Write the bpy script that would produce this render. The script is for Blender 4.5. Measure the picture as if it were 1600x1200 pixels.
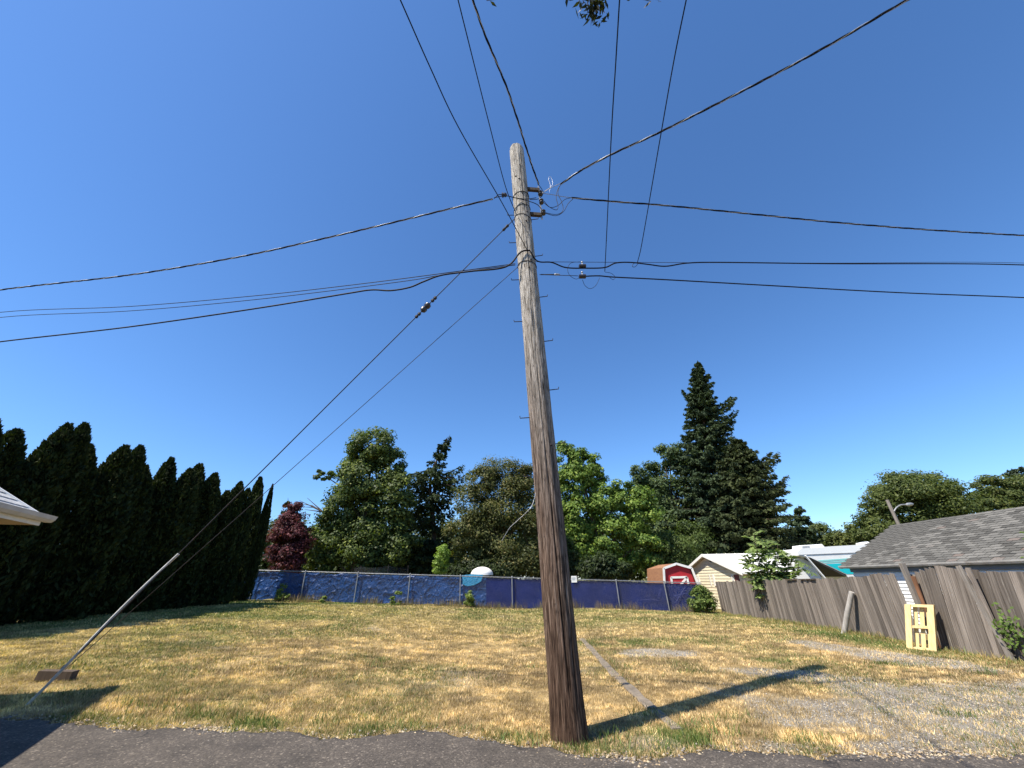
import bpy, math, random
import numpy as np
from mathutils import Matrix, Vector

scene = bpy.context.scene
for o in list(bpy.data.objects):
    bpy.data.objects.remove(o, do_unlink=True)
COL = scene.collection
rng = np.random.default_rng(7)
random.seed(7)

# ------------------------------------------------------------------ camera
CAM_H = 1.6
PITCH, ROLL = math.radians(26.5), math.radians(-1.2)
FPX = 610.0                                   # focal length in pixels of a 1600 wide picture
cd = bpy.data.cameras.new('camera')
cam = bpy.data.objects.new('camera', cd); COL.objects.link(cam)
cd.sensor_width = 36.0; cd.lens = FPX / 1600 * 36; cd.clip_start = 0.05; cd.clip_end = 4000
CR = Matrix.Rotation(math.pi / 2 + PITCH, 3, 'X') @ Matrix.Rotation(ROLL, 3, 'Z')
cam.matrix_world = Matrix.Translation((0, 0, CAM_H)) @ CR.to_4x4()
scene.camera = cam

# ------------------------------------------------------------------ sky and sun
SUN_TO = Vector((-0.541, -0.354, 1.0)).normalized()
SUN_EL = math.asin(SUN_TO.z); SUN_AZ = math.atan2(SUN_TO.x, SUN_TO.y)
w = bpy.data.worlds.new('World'); scene.world = w; w.use_nodes = True
nt = w.node_tree; nt.nodes.clear()
sky = nt.nodes.new('ShaderNodeTexSky'); sky.sky_type = 'NISHITA'; sky.sun_disc = False
sky.sun_elevation = SUN_EL; sky.sun_rotation = SUN_AZ
sky.altitude = 0; sky.air_density = 1.0; sky.dust_density = 0.2; sky.ozone_density = 10.0
bg = nt.nodes.new('ShaderNodeBackground'); bg.inputs[1].default_value = 0.115
wo = nt.nodes.new('ShaderNodeOutputWorld')
hs_ = nt.nodes.new('ShaderNodeHueSaturation'); hs_.inputs['Saturation'].default_value = 1.06
nt.links.new(sky.outputs[0], hs_.inputs['Color']); nt.links.new(hs_.outputs[0], bg.inputs[0]); nt.links.new(bg.outputs[0], wo.inputs[0])
sl = bpy.data.lights.new('sun', 'SUN'); sl.energy = 5.0; sl.angle = math.radians(0.5); sl.color = (1.0, 0.93, 0.82)
so = bpy.data.objects.new('sun', sl); COL.objects.link(so)
so.rotation_euler = SUN_TO.to_track_quat('Z', 'Y').to_euler(); so.location = (-30, -20, 60)
scene.view_settings.view_transform = 'Standard'
scene.view_settings.look = 'None'
scene.view_settings.exposure = 0.86
scene.view_settings.gamma = 1.0
scene.view_settings.use_curve_mapping = False
scene.cycles.max_bounces = 6
scene.cycles.transparent_max_bounces = 6

# ------------------------------------------------------------------ noise and ground height
def _h(ix, iy, s):
    v = np.sin(ix * 127.1 + iy * 311.7 + s * 74.7) * 43758.5453
    return v - np.floor(v)
def vnoise(x, y, s=0):
    x = np.asarray(x, float); y = np.asarray(y, float)
    ix = np.floor(x); iy = np.floor(y); fx = x - ix; fy = y - iy
    ux = fx * fx * (3 - 2 * fx); uy = fy * fy * (3 - 2 * fy)
    a = _h(ix, iy, s); b = _h(ix + 1, iy, s); c = _h(ix, iy + 1, s); d = _h(ix + 1, iy + 1, s)
    return (a * (1 - ux) + b * ux) * (1 - uy) + (c * (1 - ux) + d * ux) * uy
def fbm(x, y, s=0, o=4):
    t = 0; a = .5; f = 1.0
    for k in range(o):
        t = t + a * vnoise(np.asarray(x) * f + k * 7.3, np.asarray(y) * f - k * 3.1, s + k); a *= .5; f *= 2.03
    return t / (1 - .5 ** o)
def sst(a, b, x):
    t = np.clip((np.asarray(x, float) - a) / (b - a), 0, 1); return t * t * (3 - 2 * t)
def zg(x, y):
    x = np.asarray(x, float); y = np.asarray(y, float)
    s = .4 + .6 * sst(3, 8, y)
    z = -.012 * np.clip(x, -15, 13) + .035 * np.clip(-x, 0, 14) * s + .16 * sst(5, 24, y)
    z = z - .6 * sst(11.9, 14.5, x) * sst(2, 6, y) - .6 * sst(25.6, 30, y) * sst(-2, 8, x)
    z = z - .22 * sst(12, 23, y) * sst(3, 10, x)
    z = z + .05 * (vnoise(x * .45, y * .45, 3) - .5) * sst(6.5, 9, y)
    return z
def zgf(x, y): return float(zg(x, y))

# ------------------------------------------------------------------ pixel helpers (a view ray met at a real distance)
def ray(px, py):
    return CR @ Vector((px - 800, 600 - py, -FPX))
def at(px, py, Y):
    d = ray(px, py); t = Y / d.y
    return Vector((d.x * t, Y, CAM_H + d.z * t))
def atx(px, py, X):
    d = ray(px, py); t = X / d.x
    return Vector((X, d.y * t, CAM_H + d.z * t))
def atz(px, py, Z):
    d = ray(px, py); t = (Z - CAM_H) / d.z
    return Vector((d.x * t, d.y * t, Z))
def mpp(px, py, Y):                                   # metres per pixel at that distance
    d = ray(px, py); return Y / d.y
def gp(px, py):
    d = ray(px, py); lo, hi = .5, 200.0
    t = 3.0 / abs(d.y)
    for k in range(400):
        p = Vector((d.x * t, d.y * t, CAM_H + d.z * t))
        e = p.z - zgf(p.x, p.y)
        if e < 1e-3: break
        t += max(e, .002) / (abs(d.z) + .02) * .3
    return Vector((p.x, p.y, zgf(p.x, p.y)))

# ------------------------------------------------------------------ mesh builder
class MB:
    def __init__(self): self.v = []; self.f = []
    def add(self, vs, fs):
        b = len(self.v); self.v += [tuple(p) for p in vs]; self.f += [tuple(i + b for i in f) for f in fs]; return self
    def box(self, c, s, rot=None, taper=1.0):
        c = Vector(c); x, y, z = s[0] / 2, s[1] / 2, s[2] / 2
        vs = []
        for k in (-1, 1):
            t = taper if k > 0 else 1
            for a, b in ((-1, -1), (1, -1), (1, 1), (-1, 1)): vs.append(Vector((a * x * t, b * y * t, k * z)))
        if rot is not None: vs = [rot @ p for p in vs]
        return self.add([p + c for p in vs], [(3, 2, 1, 0), (4, 5, 6, 7), (0, 1, 5, 4), (1, 2, 6, 5), (2, 3, 7, 6), (3, 0, 4, 7)])
    def beam(self, a, b, wd, th, up=(0, 0, 1)):          # rectangular bar from a to b
        a = Vector(a); b = Vector(b); d = (b - a).normalized(); up = Vector(up)
        s = d.cross(up)
        if s.length < 1e-4: s = d.cross(Vector((1, 0, 0)))
        s.normalize(); u = s.cross(d).normalized()
        vs = []
        for p in (a, b):
            for i, j in ((-1, -1), (1, -1), (1, 1), (-1, 1)): vs.append(p + s * wd / 2 * i + u * th / 2 * j)
        return self.add(vs, [(3, 2, 1, 0), (4, 5, 6, 7), (0, 1, 5, 4), (1, 2, 6, 5), (2, 3, 7, 6), (3, 0, 4, 7)])
    def tube(self, pts, r, n=8, cap=True):
        pts = [Vector(p) for p in pts]; m = len(pts)
        if not hasattr(r, '__len__'): r = [r] * m
        d0 = (pts[1] - pts[0]).normalized()
        s = d0.cross(Vector((0, 0, 1)))
        if s.length < 1e-3: s = Vector((1, 0, 0))
        s.normalize(); vs = []
        for i, p in enumerate(pts):
            d = (pts[min(i + 1, m - 1)] - pts[max(i - 1, 0)])
            if d.length > 1e-9: d.normalize()
            else: d = d0
            s = (s - d * s.dot(d)); s.normalize(); u = d.cross(s)
            for k in range(n):
                a = 2 * math.pi * k / n
                vs.append(p + (s * math.cos(a) + u * math.sin(a)) * r[i])
        fs = []
        for i in range(m - 1):
            for k in range(n):
                fs.append((i * n + k, i * n + (k + 1) % n, (i + 1) * n + (k + 1) % n, (i + 1) * n + k))
        if cap:
            fs.append(tuple(range(n))[::-1]); fs.append(tuple(range((m - 1) * n, m * n)))
        return self.add(vs, fs)
    def lathe(self, c, prof, n=12, axis=(0, 0, 1)):       # prof: list of (radius, height)
        q = Vector((0, 0, 1)).rotation_difference(Vector(axis).normalized()); c = Vector(c)
        vs = []; m = len(prof)
        for r, h in prof:
            for k in range(n):
                a = 2 * math.pi * k / n; vs.append(c + q @ Vector((r * math.cos(a), r * math.sin(a), h)))
        fs = [(i * n + k, i * n + (k + 1) % n, (i + 1) * n + (k + 1) % n, (i + 1) * n + k) for i in range(m - 1) for k in range(n)]
        fs.append(tuple(range(n))[::-1]); fs.append(tuple(range((m - 1) * n, m * n)))
        return self.add(vs, fs)
    def prism(self, poly, off):                           # flat polygon pushed along off
        off = Vector(off); n = len(poly); a = [Vector(p) for p in poly]
        return self.add(a + [p + off for p in a], [tuple(range(n))[::-1], tuple(range(n, 2 * n))] + [(i, (i + 1) % n, n + (i + 1) % n, n + i) for i in range(n)])
    def rock(self, c, s, seed=0, n=2):
        r = random.Random(seed); c = Vector(c)
        import bmesh
        bm = bmesh.new(); bmesh.ops.create_icosphere(bm, subdivisions=n, radius=1)
        for v in bm.verts:
            k = 1 + .28 * (vnoise(v.co.x * 1.7 + seed, v.co.y * 1.7 + v.co.z * 1.3, seed) - .5) * 2
            v.co = Vector((v.co.x * s[0], v.co.y * s[1], v.co.z * s[2])) * float(k)
        self.add([v.co + c for v in bm.verts], [[v.index for v in f.verts] for f in bm.faces]); bm.free(); return self
    def mesh(self, name, org=(0, 0, 0)):
        o = Vector(org); me = bpy.data.meshes.new(name)
        me.from_pydata([(p[0] - o.x, p[1] - o.y, p[2] - o.z) for p in self.v], [], self.f); me.update()
        return me

def numesh(name, V, F, colors=None, smooth=False, org=(0, 0, 0)):   # numpy mesh, all faces of one size
    V = np.asarray(V, np.float32) - np.asarray(tuple(org), np.float32); F = np.asarray(F, np.int32); k = F.shape[1]
    me = bpy.data.meshes.new(name)
    me.vertices.add(len(V)); me.vertices.foreach_set('co', V.ravel())
    me.loops.add(F.size); me.loops.foreach_set('vertex_index', F.ravel())
    me.polygons.add(len(F)); me.polygons.foreach_set('loop_start', np.arange(0, F.size, k, dtype=np.int32))
    me.polygons.foreach_set('loop_total', np.full(len(F), k, np.int32))
    if smooth: me.polygons.foreach_set('use_smooth', np.ones(len(F), bool))
    me.update(calc_edges=True)
    if colors is not None:
        at_ = me.color_attributes.new('Col', 'FLOAT_COLOR', 'POINT')
        c = np.ones((len(V), 4), np.float32); c[:, :3] = colors; at_.data.foreach_set('color', c.ravel())
    return me

ORG = {}
def tag(o, label=None, cat=None, group=None, kind=None):
    if label: o['label'] = label
    if cat: o['category'] = cat
    if group: o['group'] = group
    if kind: o['kind'] = kind
    return o
def thing(name, base, label, cat, group=None):
    o = bpy.data.objects.new(name, None); COL.objects.link(o); o.location = base; o.empty_display_size = .1
    ORG[o] = Vector(base); return tag(o, label, cat, group)
def _link(name, me, m, parent, base):
    o = bpy.data.objects.new(name, me); COL.objects.link(o)
    if m is not None and not me.materials: me.materials.append(m)
    if parent is not None: o.parent = parent; ORG[o] = ORG[parent]
    else: o.location = base; ORG[o] = Vector(base)
    return o
def smooth_by_angle(me, deg):
    me.polygons.foreach_set('use_smooth', np.ones(len(me.polygons), bool))
    try: me.set_sharp_from_angle(angle=math.radians(deg))
    except Exception: pass
def part(name, mb, m, parent=None, base=(0, 0, 0), smooth=None, label=None):
    org = ORG[parent] if parent is not None else Vector(base)
    me = mb.mesh(name, org)
    if smooth: smooth_by_angle(me, smooth)
    o = _link(name, me, m, parent, base)
    if label: o['label'] = label
    return o
def npart(name, V, F, colors, m, parent=None, base=(0, 0, 0), smooth=False):
    org = ORG[parent] if parent is not None else Vector(base)
    return _link(name, numesh(name, V, F, colors, smooth, org), m, parent, base)

def catmull(P, n=10):
    P = [Vector(p) for p in P]
    if len(P) < 3:
        return [P[0].lerp(P[-1], i / n) for i in range(n + 1)]
    Q = [P[0] * 2 - P[1]] + P + [P[-1] * 2 - P[-2]]; out = []
    for i in range(1, len(Q) - 2):
        a, b, c, d = Q[i - 1], Q[i], Q[i + 1], Q[i + 2]
        for k in range(n):
            t = k / n
            out.append(.5 * ((2 * b) + (c - a) * t + (2 * a - 5 * b + 4 * c - d) * t * t + (3 * b - a - 3 * c + d) * t ** 3))
    out.append(P[-1]); return out

# ------------------------------------------------------------------ materials
def _mat(name):
    m = bpy.data.materials.new(name); m.use_nodes = True; n = m.node_tree
    return m, n, n.nodes['Principled BSDF']
def N(n, t, **kw):
    x = n.nodes.new(t)
    for k, v in kw.items():
        if k.startswith('i_'):
            key = k[2:]; x.inputs[int(key) if key.isdigit() else key.replace('_', ' ')].default_value = v
        else: setattr(x, k, v)
    return x
def ramp(n, src, stops):
    r = n.nodes.new('ShaderNodeValToRGB'); n.links.new(src, r.inputs[0])
    el = r.color_ramp.elements
    while len(el) < len(stops): el.new(.5)
    for e, (p, c) in zip(el, stops): e.position = p; e.color = (*c, 1)
    return r.outputs[0]
def mix(n, fac, a, b, mode='MIX'):
    x = n.nodes.new('ShaderNodeMix'); x.data_type = 'RGBA'; x.blend_type = mode
    for s, i in ((fac, 0), (a, 6), (b, 7)):
        if isinstance(s, (int, float)): x.inputs[i].default_value = s
        elif isinstance(s, tuple): x.inputs[i].default_value = (*s, 1)
        else: n.links.new(s, x.inputs[i])
    return x.outputs[2]
def noise(n, vec, scale, detail=4, rough=.55):
    t = N(n, 'ShaderNodeTexNoise'); t.inputs['Scale'].default_value = scale; t.inputs['Detail'].default_value = detail
    t.inputs['Roughness'].default_value = rough
    if vec is not None: n.links.new(vec, t.inputs['Vector'])
    return t.outputs[0]
def coords(n, scale=(1, 1, 1), kind='Object', rot=(0, 0, 0)):
    c = N(n, 'ShaderNodeTexCoord'); m = N(n, 'ShaderNodeMapping'); m.inputs['Scale'].default_value = scale; m.inputs['Rotation'].default_value = rot
    n.links.new(c.outputs[kind], m.inputs[0]); return m.outputs[0]
def bump(n, b, h, strength=.3, dist=.01):
    x = N(n, 'ShaderNodeBump'); x.inputs['Strength'].default_value = strength; x.inputs['Distance'].default_value = dist
    n.links.new(h, x.inputs['Height']); n.links.new(x.outputs[0], b.inputs['Normal'])
def plain(name, c, rough=.6, metal=0.0, var=.25, scale=6.0, bmp=0.0, bscale=40, spec=.5, stretch=(1, 1, 1), dirt=None):
    m, n, b = _mat(name); v = coords(n, stretch)
    f = noise(n, v, scale, 5)
    lo = tuple(x * (1 - var) for x in c); hi = tuple(min(1, x * (1 + var * .6)) for x in c)
    col = ramp(n, f, [(.3, lo), (.7, hi)])
    if dirt:
        f2 = noise(n, v, scale * .4, 6, .7); col = mix(n, ramp(n, f2, [(.5, (0, 0, 0)), (.75, (1, 1, 1))]), col, dirt)
    n.links.new(col, b.inputs['Base Color']); b.inputs['Roughness'].default_value = rough; b.inputs['Metallic'].default_value = metal
    b.inputs['Specular IOR Level'].default_value = spec
    if bmp: bump(n, b, noise(n, v, bscale, 6), bmp, .01)
    return m
def leafmat(name, rough=.55, trans=.3, spec=.35):
    m, n, b = _mat(name); a = N(n, 'ShaderNodeAttribute', attribute_name='Col')
    n.links.new(a.outputs[0], b.inputs['Base Color']); b.inputs['Roughness'].default_value = rough
    b.inputs['Specular IOR Level'].default_value = spec
    tr = N(n, 'ShaderNodeBsdfTranslucent'); c2 = mix(n, 1.0, a.outputs[0], (1.5, 1.7, .6), 'MULTIPLY'); n.links.new(c2, tr.inputs[0])
    mx = N(n, 'ShaderNodeMixShader'); mx.inputs[0].default_value = trans
    n.links.new(b.outputs[0], mx.inputs[1]); n.links.new(tr.outputs[0], mx.inputs[2])
    n.links.new(mx.outputs[0], n.nodes['Material Output'].inputs[0]); return m
def woodmat(name, dark, light, axis=2, rough=.85, grain=26, obj_var=.35, fleck=None, along=1.2, bmp=.5):
    m, n, b = _mat(name); s = [grain, grain, grain]; s[axis] = along
    oi = N(n, 'ShaderNodeObjectInfo')
    c = N(n, 'ShaderNodeTexCoord'); ad = N(n, 'ShaderNodeVectorMath', operation='ADD')
    mul = N(n, 'ShaderNodeMath', operation='MULTIPLY'); mul.inputs[1].default_value = 37.0
    n.links.new(oi.outputs['Random'], mul.inputs[0]); n.links.new(c.outputs['Object'], ad.inputs[0]); n.links.new(mul.outputs[0], ad.inputs[1])
    mp = N(n, 'ShaderNodeMapping'); mp.inputs['Scale'].default_value = s; n.links.new(ad.outputs[0], mp.inputs[0])
    f = noise(n, mp.outputs[0], 1.0, 8, .68)
    col = ramp(n, f, [(.28, dark), (.5, tuple((a + b_) / 2 for a, b_ in zip(dark, light))), (.74, light)])
    hv = N(n, 'ShaderNodeMapRange'); hv.inputs['To Min'].default_value = 1 - obj_var; hv.inputs['To Max'].default_value = 1 + obj_var * .5
    n.links.new(oi.outputs['Random'], hv.inputs[0])
    vm = N(n, 'ShaderNodeVectorMath', operation='SCALE'); n.links.new(col, vm.inputs[0]); n.links.new(hv.outputs[0], vm.inputs['Scale'])
    col = vm.outputs[0]
    if fleck:
        f2 = noise(n, mp.outputs[0], .55, 6, .75); col = mix(n, ramp(n, f2, [(.62, (0, 0, 0)), (.72, (1, 1, 1))]), col, fleck)
    n.links.new(col, b.inputs['Base Color']); b.inputs['Roughness'].default_value = rough; b.inputs['Specular IOR Level'].default_value = .2
    bump(n, b, f, bmp, .008); return m

M = {}
# ------------------------------------------------------------------ ground
EDGE = np.array([(-60, 5.5), (-20, 5.7), (-5.94, 5.68), (-4.87, 5.66), (-4.02, 5.60), (-2.57, 5.59), (-1.74, 5.46), (-1.24, 5.70), (-.65, 5.62),
                 (-.08, 5.40), (.56, 5.17), (1.17, 5.06), (1.91, 5.19), (2.46, 5.13), (3.67, 5.07), (4.92, 5.09), (20, 5.0), (60, 5.0)])
def edge_y(x):
    x = np.asarray(x, float)
    return np.interp(x, EDGE[:, 0], EDGE[:, 1]) + .13 * (vnoise(x * 3.1, x * 0, 11) - .5) + .10 * (vnoise(x * 9, x * 0, 12) - .5) + .06 * (vnoise(x * 29, x * 0, 13) - .5)
def blob(x, y, cx, cy, rx, ry, rot=0.0):
    c, s = math.cos(rot), math.sin(rot); dx = x - cx; dy = y - cy
    u = (dx * c + dy * s) / rx; v = (-dx * s + dy * c) / ry
    return np.clip(1.25 - np.sqrt(u * u + v * v), 0, 1)
def gravel(x, y):
    x = np.asarray(x, float); y = np.asarray(y, float)
    g = blob(x, y, 6.9, 6.9, 3.6, 1.5, .22) * 1.0
    g = np.maximum(g, blob(x, y, 4.9, 8.7, 1.4, .55, -.35))
    g = np.maximum(g, blob(x, y, 8.1, 10.4, .8, 2.4, .35))
    g = np.maximum(g, blob(x, y, 9.2, 7.6, 1.6, .7, -.3))
    g = np.maximum(g, .75 * blob(x, y, 3.3, 10.7, 1.0, .6, 0))
    g = np.maximum(g, .6 * blob(x, y, 4.0, 5.4, 2.6, .35, 0))
    g = g + .95 * (fbm(x * .9, y * .9, 21, 4) - .52)
    return sst(.10, .52, g)
def green(x, y):
    x = np.asarray(x, float); y = np.asarray(y, float)
    f = fbm(x * .55, y * .55, 31, 4); f2 = fbm(x * 1.7, y * 1.7, 37, 3)
    e = y - edge_y(x)
    g = .28 * sst(.50, .72, f) + .26 * sst(12, 22, y) * sst(.35, .6, f)
    g = g + .55 * np.exp(-((e - .25) / .22) ** 2) * sst(.48, .66, f2) * (1 - .6 * sst(3.5, 5, x))
    g = g + .9 * blob(x, y, 1.9, 5.75, .75, .35) * sst(.3, .6, f2) + .8 * blob(x, y, 2.8, 12.3, 2.2, .9) * sst(.35, .6, f2)
    g = g + .9 * blob(x, y, 9.3, 12.6, .8, 3.2) + .3 * sst(-4, -9, x) * sst(.35, .6, f) + .6 * blob(x, y, 5.2, 6.4, 1.4, .3, -.4) * sst(.4, .6, f2)
    g = g + .75 * blob(x, y, 6.5, 9.7, 2.4, .35, -.15) * sst(.45, .6, f2)
    return np.clip(g, 0, 1)
def dirtm(x, y):
    e = np.asarray(y, float) - edge_y(x)
    return np.clip(np.exp(-(np.clip(e, -5, 5) / .12) ** 2) + .55 * sst(.62, .8, fbm(np.asarray(x) * 1.1, np.asarray(y) * 1.1, 51, 4)), 0, 1)
STRAW = np.array((.47, .345, .175)); STRAW2 = np.array((.31, .21, .095)); GRN = np.array((.115, .15, .035)); OLV = np.array((.235, .205, .065))
GRAV = np.array((.29, .262, .228)); DIRT = np.array((.105, .078, .05))
def gcolor(x, y):
    f = fbm(x * 1.3, y * 1.3, 41, 4)[:, None]; gr = green(x, y)[:, None]; ga = gravel(x, y)[:, None]; di = dirtm(x, y)[:, None]
    c = STRAW * sst(.3, .7, f) + STRAW2 * (1 - sst(.3, .7, f))
    c = c * (.46 + .62 * sst(.25, .75, fbm(x * 2.6, y * 2.6, 43, 3)))[:, None]
    ol = (.62 * sst(10, 19, y)[:, None] + .35 * sst(-5, -10, x)[:, None]); c = c * (1 - ol) + OLV * ol
    c = c * (1 - .75 * gr) + GRN * 1.1 * .75 * gr
    c = c * (1 - ga) + GRAV * (.75 + .5 * f) * ga
    c = c * (1 - .8 * di) + DIRT * .8 * di
    return c

xs = np.concatenate([-np.geomspace(900, 17, 26), np.arange(-16, 13.01, .17), np.geomspace(14, 900, 26)])
ys = np.concatenate([-np.geomspace(900, 3, 22), np.arange(-2, 4, .5), np.arange(4.2, 26, .17), np.geomspace(27, 900, 26)])
GX, GY = np.meshgrid(xs, ys); gx = GX.ravel(); gy = GY.ravel()
gz = zg(gx, gy) + .012 * (vnoise(gx * 2.3, gy * 2.3, 61) - .5)
gz = gz - .05 * sst(.05, .5, edge_y(gx) - gy)
gcol = gcolor(gx, gy)
far = sst(27, 34, np.abs(gy - 8) + 0)[:, None] * .6; gcol = gcol * (1 - far) + np.array((.10, .12, .045)) * far
nx, ny = len(xs), len(ys)
idx = np.arange(nx * ny).reshape(ny, nx)
F = np.stack([idx[:-1, :-1].ravel(), idx[:-1, 1:].ravel(), idx[1:, 1:].ravel(), idx[1:, :-1].ravel()], 1)
m, n, b = _mat('dry_lawn_soil'); a = N(n, 'ShaderNodeAttribute', attribute_name='Col'); v = coords(n)
f1 = noise(n, v, 55, 6, .7); f2 = noise(n, v, 9, 5, .6)
c = mix(n, 1.0, a.outputs[0], ramp(n, f1, [(.25, (.45, .42, .38)), (.5, (.95, .95, .93)), (.75, (1.5, 1.45, 1.35))]), 'MULTIPLY')
c = mix(n, 1.0, c, ramp(n, f2, [(.3, (.72, .7, .66)), (.7, (1.12, 1.12, 1.1))]), 'MULTIPLY')
n.links.new(c, b.inputs['Base Color']); b.inputs['Roughness'].default_value = .95; b.inputs['Specular IOR Level'].default_value = .1
bump(n, b, f1, .9, .03); M['soil'] = m
g = npart('ground', np.stack([gx, gy, gz], 1), F, gcol, M['soil'], smooth=True)
tag(g, 'flat dry lawn and gravel lot of bleached grass', None, None, 'structure')

# road: asphalt sheet with a broken edge
m, n, b = _mat('old_asphalt'); v = coords(n)
vo = N(n, 'ShaderNodeTexVoronoi'); vo.inputs['Scale'].default_value = 62; n.links.new(v, vo.inputs['Vector'])
f1 = noise(n, v, 75, 4, .75); f2 = noise(n, v, 2.2, 6, .65); f3 = noise(n, v, .5, 3)
col = ramp(n, vo.outputs['Color'], [(.1, (.035, .030, .026)), (.5, (.085, .073, .062)), (.8, (.15, .13, .11)), (.93, (.42, .37, .31))])
col = mix(n, .42, col, ramp(n, f1, [(.32, (.03, .026, .022)), (.68, (.20, .172, .145))]))
col = mix(n, 1.0, col, ramp(n, f2, [(.3, (.48, .46, .43)), (.7, (.95, .91, .85))]), 'MULTIPLY')
vc = N(n, 'ShaderNodeTexVoronoi', feature='DISTANCE_TO_EDGE'); vc.inputs['Scale'].default_value = .75
dv = N(n, 'ShaderNodeVectorMath', operation='MULTIPLY_ADD'); nzt = N(n, 'ShaderNodeTexNoise'); nzt.inputs['Scale'].default_value = 2.5; nzt.inputs['Detail'].default_value = 6; n.links.new(v, nzt.inputs['Vector'])
dv.inputs[1].default_value = (.5, .5, .5); n.links.new(nzt.outputs['Color'], dv.inputs[0]); n.links.new(v, dv.inputs[2]); n.links.new(dv.outputs[0], vc.inputs['Vector'])
ck = ramp(n, vc.outputs['Distance'], [(.004, (1, 1, 1)), (.012, (0, 0, 0))]); ckm = mix(n, 1.0, ck, ramp(n, noise(n, v, .9, 2), [(.55, (0, 0, 0)), (.62, (1, 1, 1))]), 'MULTIPLY')
col = mix(n, ckm, col, (.018, .016, .014))
n.links.new(col, b.inputs['Base Color']); b.inputs['Roughness'].default_value = .85; b.inputs['Specular IOR Level'].default_value = .4
bump(n, b, f1, .8, .008); M['asphalt'] = m
ax = np.concatenate([np.linspace(-60, -8, 30), np.arange(-7.9, 7, .045), np.linspace(7.1, 60, 30)])
rows = [-.09, -.012, .0, .06, .3, .8, 1.5, 2.5, 4, 7, 11]
V = []; 
for k, r in enumerate(rows):
    yy = edge_y(ax) - max(r, 0) + (.03 if r < -.05 else 0)
    zz = zg(ax, yy) + (-.06 if r < -.05 else (.006 if r < 0 else .02)) + .012 * (vnoise(ax * 1.2, yy * 1.2, 71) - .5) * (r >= 0)
    V.append(np.stack([ax, yy, zz], 1))
V = np.concatenate(V); k = len(ax); idx = np.arange(len(V)).reshape(len(rows), k)
F = np.stack([idx[1:, :-1].ravel(), idx[1:, 1:].ravel(), idx[:-1, 1:].ravel(), idx[:-1, :-1].ravel()], 1)
o = npart('road', V, F, None, M['asphalt'], smooth=True); tag(o, 'worn grey asphalt street with a crumbling edge', None, None, 'structure')

# ------------------------------------------------------------------ grass blades (stuff)
M['blade'] = leafmat('grass_blade', .6, .2)
def scatter_blades(n_try, y0, y1, hgt, wid, seed, keep=None, lean=.7, colf=None):
    r = np.random.default_rng(seed)
    y = r.uniform(y0, y1, n_try); x = r.uniform(-1, 1, n_try) * (1.45 * y + 1.0)
    e = y - edge_y(x)
    ok = (e > -.02 + .05 * r.random(n_try)) & (x > -14.5) & (x < 10.35) & (y < 24.4)
    x = x[ok]; y = y[ok]
    ga = gravel(x, y); di = dirtm(x, y); gr = green(x, y)
    cl = fbm(x * 5, y * 5, 81, 2)
    p = (.35 + .9 * sst(.3, .65, cl)) * (1 - .78 * ga) * (1 - .6 * di * (1 - gr))
    p = np.clip(p + .35 * gr, 0, 1)
    if keep is not None: p = p * keep(x, y)
    ok = r.random(len(x)) < p
    x = x[ok]; y = y[ok]; gr = gr[ok]; cl = cl[ok]; k = len(x)
    z = zg(x, y) - .004
    isg = r.random(k) < gr * .85
    h = hgt * (.45 + .9 * r.random(k)) * (.7 + .7 * cl) * np.where(isg, 1.25, 1.0)
    wd = wid * (.6 + .8 * r.random(k))
    a = r.uniform(0, 2 * np.pi, k); ln = lean * r.random(k) ** .7 * h * 1.3; b_ = r.uniform(0, 2 * np.pi, k)
    P = np.stack([x, y, z], 1); sd = np.stack([np.cos(a) * wd / 2, np.sin(a) * wd / 2, np.zeros(k)], 1)
    T = P + np.stack([np.cos(b_) * ln, np.sin(b_) * ln, h], 1)
    V = np.stack([P - sd, P + sd, T], 1).reshape(-1, 3)
    q = r.random(k)[:, None]; q2 = r.random(k)[:, None]
    dry = np.array((.78, .585, .315)) * q + np.array((.37, .245, .11)) * (1 - q)
    ol = np.clip((.38 * sst(11, 20, y) + .25 * sst(-5, -10, x))[:, None], 0, .6)
    dry = dry * (1 - ol) + (np.array((.36, .32, .12)) * (.7 + .6 * q)) * ol
    gn = np.array((.15, .20, .045)) * q2 + np.array((.07, .11, .025)) * (1 - q2)
    tone = .46 + .98 * (.35 + .65 * sst(.28, .70, fbm(x * 2.6, y * 2.6, 43, 3))) * (.35 + .9 * sst(.32, .68, fbm(x * 8, y * 8, 47, 2)))
    dry = dry * tone[:, None]; gn = gn * (.6 + .4 * tone)[:, None]
    c = np.where(isg[:, None], gn, dry)
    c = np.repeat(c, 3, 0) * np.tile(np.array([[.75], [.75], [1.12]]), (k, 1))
    return V, c
Vs, Cs = [], []
for args in ((360000, 4.9, 8.0, .034, .0075, 1), (340000, 8.0, 12.5, .036, .012, 2), (240000, 12.5, 18, .04, .02, 3), (200000, 18, 24.4, .045, .032, 4)):
    V, c = scatter_blades(*args); Vs.append(V); Cs.append(c)
V = np.concatenate(Vs); c = np.concatenate(Cs)
o = npart('lawn_grass', V, np.arange(len(V)).reshape(-1, 3), c, M['blade'])
tag(o, 'short dry straw coloured grass covering the empty lot', 'grass', None, 'stuff')

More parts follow.
